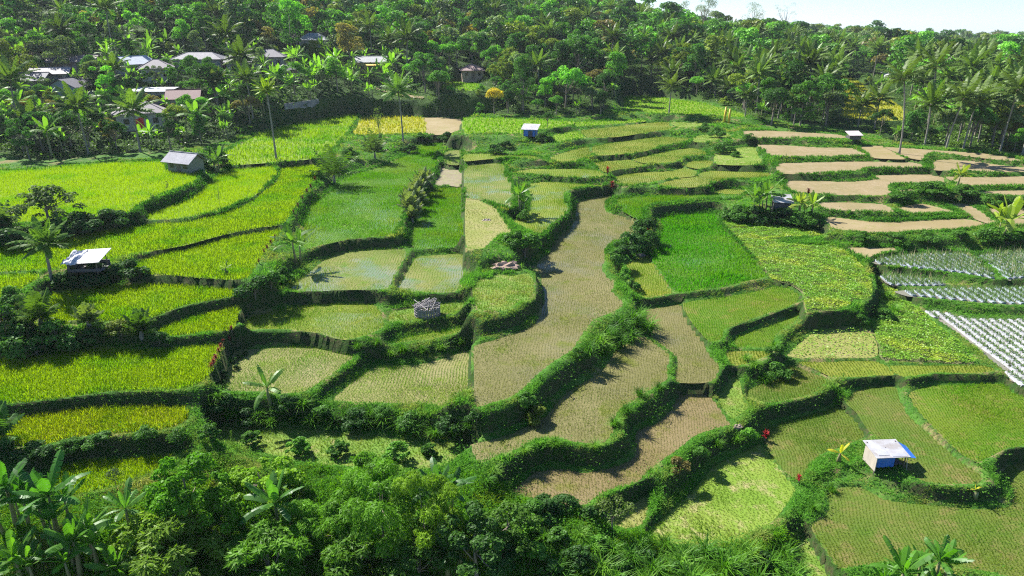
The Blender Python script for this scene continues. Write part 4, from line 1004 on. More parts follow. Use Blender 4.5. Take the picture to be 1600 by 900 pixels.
put_tree(242,325,22,'bush','upright shrub on the curved bank, upper one of two',G['dark'],400,.18,name='shrub',cat='shrub',wide=.6); put_tree(224,347,24,'bush','upright shrub on the curved bank, lower one of two',G['dark'],400,.18,name='shrub',cat='shrub',wide=.6)
put_tree(184,770,36,'round','small round topped tree in front of the lowest yellow field',(.07,.11,.06),500,.1,wide=.8,rad=.012)
put_tree(956,832,54,'wide','small open crowned tree above the bright foreground grass',(.10,.16,.035),900,.13,wide=1.1,rad=.02)
put_tree(366,705,34,'tall','thin weedy sapling on the pale grass below the dark bank',(.07,.14,.03),140,.13,wide=.4,cat='sapling',rad=.012)
put_tree(1408,575,14,'bush','small dark shrub standing in the olive terrace',(.05,.12,.02),120,.12,name='shrub',cat='shrub') if 0 else None
put_tree(1572,590,36,'tall','thin dark sapling at the edge of the white film beds',(.08,.11,.04),160,.14,wide=.45,cat='sapling',rad=.012)
for (px, py, h, kk, lab, c) in [(1205,196,58,'round','big dense round tree, left one of the dark mass before the golden clearing','dark'),(1250,198,62,'clumpy','big dense tree in the middle of the dark mass before the golden clearing','mid'),(1290,196,52,'round','greyish round tree at the right of the dark mass before the golden clearing','grey'),
    (1292,122,34,'round','yellow green round tree at the top of the golden clearing','yellow'),(672,92,42,'airy','yellow flowered tree standing among green ones above the pavilion','yellow'),(905,100,40,'airy','yellow leaved tree in the woods above the blue hut','yellow'),
    (1098,66,62,'tall','tall grey tree breaking the skyline','grey'),(1062,62,52,'tall','second tall grey tree on the skyline, left of the taller','grey'),(1172,66,54,'tall','dark tall tree on the skyline right of the two grey ones','grey'),(1224,58,44,'airy','bare topped airy tree alone on the skyline','grey'),
    (20,138,60,'clumpy','olive yellow spreading tree left of the village','olive'),(108,118,48,'clumpy','grey leafed spreading tree over the pinkish long roof','grey'),(150,150,46,'clumpy','dense grey green tree in the village middle','grey'),(340,168,64,'round','dense deep green tree right of the red roof','dark')]:
    put_tree(px, py, h, kk, lab, tuple(q*(.8 if c == 'yellow' else 1) for q in G[c]) if c != 'yellow' else (.24,.23,.03), 4200, .36)
# foreground thicket
put_tree(300,815,122,'clumpy','large bright green leafy tree right of the foreground bananas',(.10,.27,.012),10000,.19,wide=1.0)
put_tree(352,850,105,'clumpy','second bright leafy tree between thicket and pale stemmed banana',(.10,.25,.012),7000,.19,wide=.9)
put_tree(290,920,110,'clumpy','low tree with reddish tipped pinnate leaves at the bottom edge',(.14,.25,.025),6500,.24,pinn=True,slim=.35,wide=1.35)
put_tree(430,930,120,'clumpy','broad tree with long pinnate leaves at the bottom edge',(.10,.24,.018),7500,.24,pinn=True,slim=.33,wide=1.35)
put_tree(560,935,115,'clumpy','dark pinnate leaved tree below the bamboo',(.08,.19,.016),6500,.22,pinn=True,slim=.35,wide=1.3)
put_tree(415,790,75,'clumpy','bright yellow green bushy shrub behind the pale stemmed banana',(.16,.32,.012),5000,.16,name='shrub',cat='shrub',wide=1.4)
put_tree(235,895,90,'clumpy','yellow green low tree between the bananas and the thicket',(.15,.27,.018),4500,.19,wide=1.3)
put_tree(745,915,125,'airy','dark airy shrub tree in the shade at bottom centre',(.05,.13,.022),4200,.16,wide=1.3)
put_tree(660,930,110,'clumpy','deep green shaded tree at the bottom edge',(.05,.13,.014),4500,.18,wide=1.2)
put_tree(795,850,66,'clumpy','dark shrub at the right edge of the shaded trees',(.07,.16,.018),2500,.15,name='shrub',cat='shrub',wide=1.4)
for (px, py, h, lab, sd_, wd_) in [(600,850,150,'feathery bamboo clump rising in the middle of the foreground',3,1.15), (545,860,105,'lower left part clump of feathery bamboo',9,1.1), (665,850,140,'bamboo clump with arching yellow green tips',15,.9), (575,765,62,'small feathery bamboo clump behind the large one',21,1.1), (480,860,80,'low dark bamboo clump above the pinnate leaved tree',27,1.2)]:
    put_tree(px, py, h, 'clumpy', lab, (.11,.27,.016) if sd_ != 15 else (.17,.31,.02), 11000 if h > 100 else 6000, .27, name='bamboo_clump', cat='bamboo', seed=sd_, wide=wd_, droop=1.0, slim=.17, rad=.01)
for (px, py, h, c, lab) in [(395,700,24,'mid','low spreading shrub at the left end of the grass strip below the bank'),(470,712,28,'bright','bright low shrub on the grass strip above the pale stemmed banana'),(530,712,24,'mid','shrub on the grass strip left of the bare patch'),(620,722,34,'bright','tall leafy shrub on the grass strip before the bamboo'),(672,712,20,'mid','shrub at the right end of the grass strip'),(330,690,26,'mid','small shrub at the foot of the path beside the lowest yellow fields')]:
    put_tree(px, py, h, 'clumpy', lab, G[c], 2600, .13, name='shrub', cat='shrub', wide=1.3)
for k, (px, py, h, c) in enumerate([(800,862,34,'mid'),(838,880,30,'bright'),(872,850,26,'mid'),(905,888,32,'dark'),(935,862,24,'bright'),(968,895,28,'mid'),(1015,885,24,'dark'),(1060,905,26,'mid'),(1120,878,20,'bright'),(1150,912,26,'mid'),(1190,885,22,'dark'),(860,915,34,'mid'),(790,885,36,'dark'),(830,830,24,'bright')]):
    put_tree(px, py, h, 'clumpy', words0[c] + ' leafy shrub among the tall grass of the foreground slope', G[c], 1500, .12, name='shrub', cat='shrub', wide=1.5, group=words0[c] + ' shrubs of the foreground slope')
# bushes on the banks, each its own
BUSH = [(450,640,23,'dark',1.6),(350,655,21,'dark',2.0),(505,655,24,'mid',1.7),(560,662,24,'dark',1.8),(640,672,26,'mid',1.8),(700,680,27,'dark',1.8),(745,672,21,'dark',1.4),(395,660,22,'deep',1.8),(600,655,18,'mid',1.6),
 (820,400,40,'mid',1.5),(805,385,30,'mid',1.3),(985,395,34,'dark',1.5),(1008,370,34,'dark',1.3),(962,415,30,'mid',1.3),(1015,390,30,'dark',1.0),(975,440,24,'bright',1.1),(988,455,22,'mid',1.2),
 (1150,345,34,'dark',1.6),(1180,345,32,'deep',1.8),(1215,350,34,'deep',1.8),(1245,355,32,'dark',1.6),(1270,350,30,'dark',1.5),(1135,340,24,'mid',1.2),(1455,305,28,'mid',2.2),(1410,312,22,'dark',2.0),(1500,308,22,'mid',2.0),(1555,318,20,'dark',2.2),(1590,322,20,'mid',2.0),
 (1575,385,32,'dark',1.6),(1545,378,28,'mid',1.8),(1600,380,30,'dark',1.6),(1500,375,20,'mid',2.0),(1400,380,20,'mid',2.2),(1450,380,20,'dark',2.0),(1345,378,20,'mid',2.0),
 (30,555,44,'mid',1.5),(90,545,36,'mid',1.4),(10,520,40,'dark',1.4),(60,560,26,'dark',1.6),(120,548,24,'dark',1.4),(20,480,26,'mid',1.4),(150,535,20,'dark',1.6),(190,525,24,'olive',1.6),(250,540,22,'dark',1.6),
 (30,390,32,'deep',1.8),(80,378,30,'dark',1.9),(130,365,28,'dark',1.9),(180,355,26,'dark',1.8),(10,370,30,'dark',1.5),(200,430,26,'dark',1.8),(150,445,30,'deep',1.8),(110,445,26,'dark',1.5),
 (400,470,36,'dark',1.5),(425,455,30,'mid',1.4),(335,262,30,'dark',1.3),(318,262,26,'mid',1.2),(440,440,26,'mid',1.3),(840,655,30,'olive',1.4),(820,640,26,'mid',1.3),(1090,720,26,'mid',1.3),(1165,690,26,'bright',1.3),(1060,740,24,'brown',1.3),(905,560,20,'mid',1.1),
 (545,245,16,'mid',1.6),(640,240,16,'dark',1.8),(660,222,16,'mid',1.8),(700,218,14,'dark',2),(775,240,14,'dark',2.0),(850,222,16,'dark',1.6),(790,232,14,'dark',1.8),(820,345,18,'mid',1.4),(1120,215,16,'mid',1.6),(1130,240,18,'dark',1.8),(1150,245,14,'mid',1.6),(1170,222,16,'mid',1.5),(1100,205,12,'mid',1.5),
 (160,696,20,'mid',1.8),(60,712,20,'dark',1.8),(110,704,18,'mid',1.6),(230,688,18,'mid',1.6),(280,696,20,'mid',1.4),(10,712,22,'dark',1.8),(1215,590,24,'dark',1.5),(1380,500,18,'dark',1.5),(1345,505,14,'mid',1.5),(1210,560,22,'mid',1.3),(880,800,26,'dark',1.6),(855,805,34,'dark',1.5),(830,815,40,'mid',1.5),(925,812,26,'dark',1.3)]
BM = [make_tree('bush', 300+i, 'bush', 1.0, 2600, .085) for i in range(3)]
words_ = {'dark': 'dark green', 'mid': 'green', 'bright': 'bright green', 'deep': 'very dark green', 'olive': 'olive green', 'brown': 'brownish', 'lime': 'lime green'}
for px, py, h, c, wd_ in BUSH:
    hm0 = h*(.72 if px > 1130 and py < 400 else 1); c = {'dark': 'mid', 'deep': 'dark'}.get(c, c) if px > 1030 else c; p = at(px, py); hm = hm0/pxm(p); o = instance(BM, random.randrange(3)); place(o, p, hm, None, GREEN[c]); o.scale = (hm*wd_*.9, hm*wd_*.9, hm)
    reg = 'left terraces' if px < 330 else 'middle banks' if px < 1020 else 'right terraces' if px < 1300 else 'dry terraces at right'
    if py > 630: reg = 'lower banks'
    tag(o, words_[c] + ' leafy bush growing on the ' + reg, 'bush', words_[c] + ' bushes of the ' + reg)
# the row of pale small palms on the bank between two flooded fields
for k, (px, py, h) in enumerate([(652,300,26),(660,292,26),(645,316,28),(655,318,24),(640,332,30),(650,335,22),(644,346,26),(636,318,22),(668,285,20)]):
    put_palm(px, py, h, 'pale leaved small palm in the row between the two flooded fields', young=True, col=(.17,.22,.09), group='small pale palms on the middle bank')
# red leaved cordylines
def cordyline(px, py, hpx, label, col, group=None):
    p = at(px, py); h = hpx*.8/pxm(p); o = bpy.data.objects.new('cordyline', None); COL.objects.link(o); o.location = p
    MB().tube([(0,0,-.2), (0,0,h*.3), (.03,0,h*.75)], [.04, .035, .02], 6).build('stem', M_BARK, o)
    C = np.array([[0, 0, h*f] for f in (.35, .5, .65, .78)]); V, Fs, T = tufts(C, 16, h*.36, h*.1, lean=(.3, 1.3), curve=(.1, .6), spread=.02, seg=True)
    lf = link('leaves', np_mesh('leaves', V, Fs, [M_LEAFO], attrs={'tint': T}), o); lf.color = (*col, 1); tag(o, label, 'red leaved plant', group)
red = (.20,.025,.03); 
for px, py, h in [(346,548,14),(343,556,14),(338,566,15),(335,574,16),(332,582,14),(360,540,12),(364,530,12),(350,540,10)]: cordyline(px, py, h, 'red cordyline in the line beside the big yellow field', (.25,.06,.06), 'red cordylines beside the yellow field')
for px, py, h in [(505,270,13),(499,277,13),(493,286,12),(486,297,11),(480,304,11),(473,314,10),(466,325,9),(459,336,9),(430,375,10),(424,384,11),(418,392,11),(413,398,10),(405,412,9)]: cordyline(px, py, h, 'dark red cordyline in the row along the diagonal bund', (.12,.04,.035), 'dark red cordylines on the diagonal bund')
cordyline(1195,690,20,'bright red cordyline above the pale grass plot', (.38,.03,.04)); cordyline(1247,757,17,'bright red cordyline at the right corner of the pale grass plot', (.36,.03,.04))
cordyline(949,275,18,'thin dark red cordyline, upper of two on the crossing bund', red); cordyline(956,302,20,'thin dark red cordyline, lower of two on the crossing bund', red); cordyline(1012,365,16,'red cordyline in the dark bush left of the deep green field', red); cordyline(1010,385,14,'lower red cordyline in the bush left of the deep green field', red)
cordyline(1262,307,14,'dark red cordyline above the small pale hut roof', (.12,.03,.04))
for px, py in [(383,556),(375,562),(367,569),(370,578),(350,588),(352,597),(349,604)]:
    p = at(px, py); o = instance(BM, 1); place(o, p, .55, None, GREEN['deep']); tag(o, 'small dark clump in the line across the seedling field corner', 'bush', 'small dark clumps in the seedling field')
# ------------------------------------------------------------------ field huts and other small things
M_TIN = solid('white painted tin', (.43,.43,.45), .55, (.28,.25,.23), 1.3, wave=4, bump=.4); M_TIN2 = solid('grey tin', (.42,.42,.47), .55, (.30,.30,.34), .8, wave=4, bump=.4)
M_BLUE = solid('blue tarpaulin', (.03,.13,.50), .45, (.05,.20,.60), 2, bump=.5); M_PLY = solid('pale boards', (.46,.40,.32), .85, (.36,.31,.25), 3, stretch=(1,1,.2)); M_GREYB = solid('grey weathered boards', (.20,.20,.17), .9, (.28,.28,.24), 3, stretch=(4,4,.3), bump=.3)
M_TARPW = solid('crumpled white sheet', (.58,.58,.62), .5, (.42,.43,.48), 1.6, bump=1.0); M_BAMB = solid('grey bamboo', (.30,.27,.25), .8, (.20,.18,.17), 6, bump=.4); M_YEL = solid('yellow cloth post', (.72,.50,.05), .6, (.62,.42,.04), 3)
M_DARKW = solid('dark planks', (.07,.06,.065), .8, (.11,.10,.10), 3, bump=.3)
def root(name, p, turn, label, cat, group=None):
    o = bpy.data.objects.new(name, None); COL.objects.link(o); o.location = p; o.rotation_euler = (0, 0, R(turn)); used_px.append((p[0], p[1], 3.2)); tag(o, label, cat, group); return o
def posts(o, w, d, h0, h1, r=.05):
    for x in (-w/2, w/2):
        for y, h in ((-d/2, h0), (d/2, h1)): MB().tube([(x, y, -.4), (x*1.0, y, h)], r, 6).build('post', M_WOOD, o)
# near hut with white roof and blue sheets
p = at(1379, 727); k = pxm(p); W = 52/k; D = 2.0
o = root('field_hut', p, 4, 'small field hut with patched white roof and blue tarpaulin walls', 'hut')
posts(o, W*.92, D*.85, 1.45, 1.75)
rf = MB()
for (x0, x1, y0, y1) in ((-.5,-.02,-.5,.06), (-.02,.5,-.5,.03), (-.5,.02,.06,.5), (.02,.5,.03,.5)):
    z = lambda y: 1.58+.28*y
    rf.slab([(x0*W*1.08, y0*D*1.15, z(y0)), (x1*W*1.08, y0*D*1.15, z(y0)), (x1*W*1.08, y1*D*1.15, z(y1)), (x0*W*1.08, y1*D*1.15, z(y1))], .04)
r_ = rf.build('roof', M_TIN, o); MB().slab([(-.42*W,-.42*D,1.505), (-.08*W,-.42*D,1.505), (-.08*W,-.14*D,1.59), (-.42*W,-.14*D,1.59)], .02).build('patch', M_TIN2, r_)
MB().slab([(-.02*W,-.52*D,1.475), (.46*W,-.52*D,1.475), (.46*W,-.36*D,1.53), (-.02*W,-.36*D,1.53)], .02).build('patch', M_TIN2, r_)
MB().box(-W*.48-.03, -W*.48+.03, -D*.5, D*.42, .0, 1.35).build('side_wall', M_PLY, o)
cl = MB(); n = 14
for i in range(n):
    x0 = -W*.44+W*.6*i/n; x1 = -W*.44+W*.6*(i+1)/n; a, b_ = .05*math.sin(i*1.9), .05*math.sin((i+1)*1.9)
    cl.add([(x0,-D*.40+a,.25), (x1,-D*.40+b_,.25), (x1,-D*.38+b_*.3,1.38), (x0,-D*.38+a*.3,1.38), (x0,-D*.37+a,.25), (x1,-D*.37+b_,.25), (x1,-D*.35+b_*.3,1.38), (x0,-D*.35+a*.3,1.38)], [(0,1,2,3), (7,6,5,4), (0,4,5,1), (3,2,6,7)])
cl.build('tarpaulin', M_BLUE, o)
MB().slab([(W*.54,-D*.42,1.2), (W*.86,-D*.35,.95), (W*.86,D*.45,1.15), (W*.54,D*.5,1.62)], .03).build('tarpaulin', M_BLUE, o)
MB().box(-W*.44, W*.44, -D*.34, D*.4, .38, .45).build('platform', M_DARKW, o)
MB().box(-W*.44, W*.44, D*.38, D*.42, .45, 1.5).build('rear_wall', M_DARKW, o)
MB().tube([(W*.5,-D*.62,-.2), (W*.47,-D*.5,1.35)], .03).build('prop', M_PLY, o); 
o.scale = (.82, .82, .82)
# left hut on stilts
p = at(142, 431); k = pxm(p); W = 50/k; o = root('field_hut', p, 3, 'open field hut on stilts with white tin roof and crumpled sheet, left field', 'hut')
posts(o, W*.8, 2.2, 1.9, 2.5, .06); D = 3.0
MB().slab([(-.12*W,-D*.5,1.9), (.54*W,-D*.5,2.05), (.56*W,D*.5,2.72), (-.12*W,D*.5,2.6)], .05).build('roof', M_TIN, o)
sh = MB(); nx = 10
for i in range(nx):
    for j in range(8):
        def q(i, j): return (-.56*W+.46*W*i/nx, -D*.5+D*.98*j/8, 1.86+.082*j+.16*math.sin(i*1.7+j*2.3)*math.cos(j*1.3+i))
        a, b_, c, d_ = q(i,j), q(i+1,j), q(i+1,j+1), q(i,j+1); sh.add([a, b_, c, d_], [(0,1,2,3)])
s_ = sh.build('sheet', M_TARPW, o); sm = s_.modifiers.new('thickness', 'SOLIDIFY'); sm.thickness = .03
MB().box(-W*.4, W*.5, -1.25, 1.2, .85, .95).build('platform', M_DARKW, o); MB().box(-W*.42, W*.48, 1.12, 1.2, .95, 1.5).build('railing', M_DARKW, o); MB().box(-W*.42, W*.5, -1.32, -1.26, .95, 1.22).build('railing', M_DARKW, o)
MB().box(-W*.44, -W*.38, -1.2, 1.15, .2, 1.8).build('side_wall', M_DARKW, o)
o.scale = (.88, .88, .88)
# grey gabled hut
p = at(292, 268); k = pxm(p); W = 46/k
o = house(p, W, W*.6, 2.15, 'gable', (.28,.27,.30), (.22,.23,.18), -24, 1.5, 'grey gabled field hut beside the big left rice field'); o.name = 'field_hut'; o['category'] = 'hut'; o.scale = (.9, .9, .8)
# blue hut at the back
p = at(829, 213); k = pxm(p); W = 22/k
o = root('field_hut', p, -15, 'little hut with white roof and blue walls above the olive terraces', 'hut'); posts(o, W, W*.8, 1.7, 2.3)
MB().slab([(-W*.7,-W*.55,1.75), (W*.7,-W*.55,1.75), (W*.7,W*.55,2.7), (-W*.7,W*.55,2.7)], .05).build('roof', M_TIN, o); MB().box(-W*.48, W*.48, -W*.38, W*.36, .1, 1.78).build('wall', M_BLUE, o)
MB().box(-W*.1, W*.25, -W*.40, -W*.37, .1, 1.4).build('door', M_DARKW, o)
o.scale = (.85, .85, .85)
# small pale roof among the bananas
p = at(1219, 332); k = pxm(p); W = 25/k; o = root('field_hut', p, -6, 'small hut with slanting pale roof sunk in bushes and bananas', 'hut'); posts(o, W, 1.8, 1.7, 2.1)
MB().slab([(-W*.55,-1.2,1.7), (W*.58,-1.2,1.6), (W*.58,1.2,2.35), (-W*.55,1.2,2.45)], .05).build('roof', M_TIN, o); MB().box(-W*.45, W*.45, -.9, .9, 0, 1.45).build('wall', M_DARKW, o)
p = at(1333, 218); k = pxm(p); W = 21/k; o = root('field_hut', p, 5, 'low shed with pinkish white roof behind the dry terraces', 'hut'); posts(o, W, 1.8, 1.1, 1.7)
MB().slab([(-W*.6,-1.3,1.15), (W*.6,-1.3,1.15), (W*.6,1.3,2.0), (-W*.6,1.3,2.0)], .05).build('roof', solid('pinkish roof sheet', (.66,.56,.56), .6, (.5,.42,.42), 1.2), o); MB().box(-W*.5, W*.5, -.8, .9, 0, .95).build('wall', M_DARKW, o)
o.scale = (.78, .78, .78)
# round pen with sticks on top
p = at(668, 494); k = pxm(p); r0 = 19/k; h = 1.05; o = root('round_pen', p, 0, 'round grey woven bamboo pen topped with loose sticks on the green mound', 'pen'); mb = MB()
n = 40
for i in range(n):
    a = 2*math.pi*i/n; rr = r0*(1+.03*math.sin(i*3)); mb.tube([(rr*math.cos(a)*.97, rr*math.sin(a)*.97, -.3), (rr*math.cos(a), rr*math.sin(a), h*(1+.06*math.sin(i*2.1)))], r0*.065, 5)
for z in (.15, .4, .65, .9):
    mb.tube([(r0*1.05*math.cos(2*math.pi*i/24), r0*1.05*math.sin(2*math.pi*i/24), z*h+.03*math.sin(i*2+z*9)) for i in range(25)], .035, 5)
mb.build('woven_wall', M_BAMB, o)
rr = random.Random(4)
for i in range(16):
    a = rr.uniform(0, math.pi); off = rr.uniform(-.7, .7)*r0; L = math.sqrt(max(.1, r0*r0-off*off))*rr.uniform(.9, 1.35); dx, dy = math.cos(a), math.sin(a)
    MB().tube([(-dy*off-dx*L, dx*off-dy*L, h+rr.uniform(.0,.12)), (-dy*off+dx*L, dx*off+dy*L, h+rr.uniform(.05,.3))], .04, 5).build('stick', M_BAMB, o)
for px, py, hh, lab in [(1132, 191, 21, 'tall yellow wrapped post, left one of the pair'), (1138.5, 192, 19, 'yellow wrapped post, right one of the pair')]:
    p = at(px, py); k = pxm(p); o = root('yellow_post', p, 0, lab, 'post'); H = hh/k
    MB().tube([(0,0,-.2), (0,0,H*.5), (.04,0,H*.97)], [.3, .27, .2], 10).build('shaft', M_YEL, o, smooth=True); MB().tube([(.04,0,H*.97), (.05,0,H*1.02)], [.22, .08], 10).build('cap', M_YEL, o)
# reddish heap of earth on the mound
import bmesh
for (px, py, w_, lab, c) in [(790, 419, 44, 'heap of pinkish dry earth on the grassy mound', (.30,.205,.15)), (1000, 400, 16, 'grey brown boulder among the bushes left of the deep green field', (.20,.17,.14)), (1152, 668, 14, 'brown rocks at the corner of the tan field', (.26,.2,.15)), (760, 345, 14, 'small heap of pale mud on the straw plot', (.42,.34,.26))]:
    p = at(px, py); k = pxm(p); bm = bmesh.new(); bmesh.ops.create_icosphere(bm, subdivisions=3, radius=1)
    for v in bm.verts:
        f = 1+.35*(float(vnoise(v.co.x*3+5, v.co.y*3+v.co.z*2, .6, 4))-.5)*2; v.co = Vector((v.co.x*f*w_/k/2, v.co.y*f*w_/k/2.6, v.co.z*f*w_/k*.20))
    me = bpy.data.meshes.new('heap'); bm.to_mesh(me); bm.free(); me.materials.append(solid('earth', c, .95, tuple(q*.75 for q in c), 3, bump=.6))
    nm = 'boulder' if 'boulder' in lab or 'rocks' in lab else 'earth_heap'; tag(link(nm, me, loc=p), lab, 'rock' if nm == 'boulder' else 'earth heap')
# little concrete kerb lines seen as pale thin bunds stay part of the ground

# ------------------------------------------------------------------ the forest
def clear_of(x, y, r=0.0):
    for ux, uy, ur in used_px:
        if (x-ux)**2 + (y-uy)**2 < (ur+r)**2: return False
    return True
N = 42000
yy = 88*np.exp(rng.uniform(0, 1, N)*math.log(900/88)); xx = rng.uniform(-.98, 1.02, N)*(yy+4)
zz = hgt(xx, yy); fm = forest_mask(xx, yy, zz) & (dfield(xx, yy) > 2.2)
# field view: keep the golden clearing and far fields open towards the camera
cand = []; cell = {}
for x, y, z, ok in zip(xx, yy, zz, fm):
    if not ok: continue
    dmin = 3.4 if y < 190 else 3.8 if y < 330 else 5.6 if y < 520 else 11.0
    ci, cj = int(x//12), int(y//12); good = True
    if x < -50 and y < 200: dmin = 3.1
    for a in (ci-1, ci, ci+1):
        for b_ in (cj-1, cj, cj+1):
            for (qx, qy, qd) in cell.get((a, b_), ()):
                if (qx-x)**2+(qy-y)**2 < min(dmin, qd)**2: good = False; break
            if not good: break
        if not good: break
    _px = 800+FPX*x/(y*CP+6)
    if 1296 < _px < 1422 and 150 < y < 226: continue
    if not good or not clear_of(x, y, .8): continue
    # low plants only just in front of a clearing
    front = float(dfield(x+.0, y+6)) < 3 or float(dfield(x, y+11)) < 3
    cell.setdefault((ci, cj), []).append((x, y, dmin)); cand.append((x, y, float(z), front))
print('forest plants', len(cand))
cand.sort(key=lambda q: math.hypot(q[0], q[1]))
cnt = {'tree': 0, 'palm': 0, 'ban': 0}; far_V = []; far_n = 0
LOWT = [crown_np(500+i, k, H, 800, .72) for i, (k, H) in enumerate([('round',9),('tall',11),('wide',9)])]
def low_palm(seed):
    r = random.Random(seed); V = []; Q = []; T = []
    V += [(-.2,0,0), (.2,0,0), (.12,0,9), (-.12,0,9)]; Q.append((0,1,2,3)); T += [.9]*4
    V += [(0,-.2,0), (0,.2,0), (0,.12,9), (0,-.12,9)]; Q.append((4,5,6,7)); T += [.9]*4
    for i in range(20):
        az = i*2.4; el = R(75-95*i/19); d = np.array([math.cos(az)*math.cos(el), math.sin(az)*math.cos(el), math.sin(el)]); p = np.array([0,0,9.0]); side = np.array([-math.sin(az), math.cos(az), 0])
        for s in range(4):
            d2 = d+[0,0,-.28*(s+.5)]; d2 /= np.linalg.norm(d2); q = p+d2*1.0; w0, w1 = (.25,.5,.5,.35,.05)[s], (.25,.5,.5,.35,.05)[s+1]; b = len(V)
            dz = np.array([0,0,-.25])
            V += [p, q, q+side*w1+dz*w1*2, p+side*w0+dz*w0*2, q-side*w1+dz*w1*2, p-side*w0+dz*w0*2]; Q += [(b,b+1,b+2,b+3), (b,b+5,b+4,b+1)]; T += [.6-.02*i]*6; p = q; d = d2
    return np.array(V), [np.array(Q)], np.array(T)
LOWP = [low_palm(1), low_palm(2)]
far_col = []
tone_names = {'dark': 'dark green', 'mid': 'mid green', 'bright': 'fresh green', 'olive': 'olive', 'brown': 'brownish', 'yellow': 'yellow flowered', 'grey': 'grey green', 'deep': 'very dark'}
for (x, y, z, front) in cand:
    d = math.hypot(x, y); px, py = project(x, y, z)
    inview = -60 < px < 1660
    pr = random.random(); t = x/y
    ppalm = .05 if px < 950 and y < 260 else .08 if px < 950 else .24 if px < 1280 else .38
    if px < 420 and y < 260: ppalm = .05
    pban = (.34 if px < 700 else .10 if px < 1000 else .04) if y < 215 else .05 if y < 260 else 0
    if 340 < px < 640 and 95 < py < 175: pban = .75
    zone = ('village' if px < 400 else 'banana grove' if px < 640 else 'middle of the forest edge' if px < 980 else 'right forest edge') if y < 215 else ('upper left woods' if px < 620 else 'upper middle woods' if px < 1080 else 'right hand palm woods')
    if y > 420: zone = 'far ridge'
    kind = 'palm' if pr < ppalm else 'ban' if pr < ppalm+pban else 'tree'
    if front and kind != 'ban': kind = 'ban' if random.random() < .25 else 'low'
    tcol = random.choices(['dark', 'mid', 'bright', 'olive', 'brown', 'yellow', 'grey', 'deep'], [24, 27, 18, 12, 4, .8, 11, 11])[0]
    c = np.array(GREEN[tcol])*random.uniform(.85, 1.8)
    if kind == 'tree':
        s = random.choice([.55, .7, .85, 1.0, 1.15, 1.4])*random.uniform(.9, 1.1)*(1.05 if y > 200 else .85)*(1.15 if px > 1000 and y > 230 else 1)
        s *= .9
        for (hx, hy) in sight:
            hd = math.hypot(hx, hy); al = (hx*(hx-x)+hy*(hy-y))/hd; pe = abs(hx*(hy-y)-hy*(hx-x))/hd
            if 0 < al < 30 and pe < 5: s = min(s, .34+.3*al/30+.25*random.random()); break
        if inview and cnt['tree'] < 298 and y < 330:
            cnt['tree'] += 1; ki = random.choices(range(7), [20, 22, 18, 12, 16, 14, 12])[0]; o = instance(TP, ki); place(o, (x, y, z-.2), s, None, tuple(c)); 
            tag(o, tone_names[tcol] + ' broadleaf tree with ' + ('a round crown', 'a tall narrow crown', 'a wide flat crown', 'a thin airy crown', 'a round crown', 'a tall narrow crown', 'a wide flat crown')[ki] + ' in the ' + zone, 'tree', 'broadleaf trees of the ' + zone); continue
        src = random.choice(LOWT)
    elif kind == 'palm':
        s = random.uniform(.85, 1.3); c = np.array((.075, .13, .026))*random.uniform(.7, 1.6)
        if inview and cnt['palm'] < 290 and y < 420:
            cnt['palm'] += 1; ki = random.randrange(5); o = instance(PP, ki); place(o, (x, y, z-.1), s, None, tuple(c)); tag(o, 'coconut palm with ' + ('tall straight', 'leaning', 'very tall', 'short', 'strongly leaning')[ki] + ' trunk in the ' + zone, 'palm', 'coconut palms of the ' + zone); continue
        src = random.choice(LOWP)
    elif kind == 'ban':
        s = random.uniform(.95, 1.6)
        for (hx, hy) in sight:
            hd = math.hypot(hx, hy); al = (hx*(hx-x)+hy*(hy-y))/hd; pe = abs(hx*(hy-y)-hy*(hx-x))/hd
            if 0 < al < 11 and pe < 4.5: s *= .6; break
        c = np.array((.14, .29, .035))*random.uniform(.7, 1.4)
        if inview and cnt['ban'] < 260:
            cnt['ban'] += 1; o = instance(BP, random.randrange(3)); place(o, (x, y, z), s, None, tuple(c)); tag(o, 'banana plant with broad leaves in the ' + zone, 'banana plant', 'banana plants of the ' + zone); continue
        src = LOWT[0]; s *= .4
    else:
        s = random.uniform(.25, .4); src = random.choice(LOWT[:1]+LOWT[2:])
        if inview and y < 300:
            o = instance(BM, random.randrange(3)); s2 = random.uniform(1.4, 2.6); place(o, (x, y, z), s2, None, tuple(c)); tag(o, tone_names[tcol] + ' bush at the foot of the ' + zone, 'bush', 'bushes at the foot of the ' + zone); continue
    V, Fs, T = src; a = random.uniform(0, 6.28); ca, sa = math.cos(a), math.sin(a)
    W_ = np.stack([(V[:,0]*ca-V[:,1]*sa)*s+x, (V[:,0]*sa+V[:,1]*ca)*s+y, V[:,2]*s+z-.2], 1)
    far_V.append((W_, Fs, T)); far_col.append(np.tile(c, (len(V), 1)))
print('counts', cnt, 'far', len(far_V))
V, Fs, T = merge(far_V)
tag(link('forest', np_mesh('forest', V, Fs, [M_FARV], attrs={'tint': T, 'acol': np.concatenate(far_col)})), 'dense mixed trees and palms of the far wooded ridge', kind='stuff')
# remove prototypes that were never placed
for grp in (TP, PP, BP, BM):
    for o in grp:
        if not proto_used.get(o.name):
            for c in list(o.children): bpy.data.objects.remove(c)
            bpy.data.objects.remove(o)
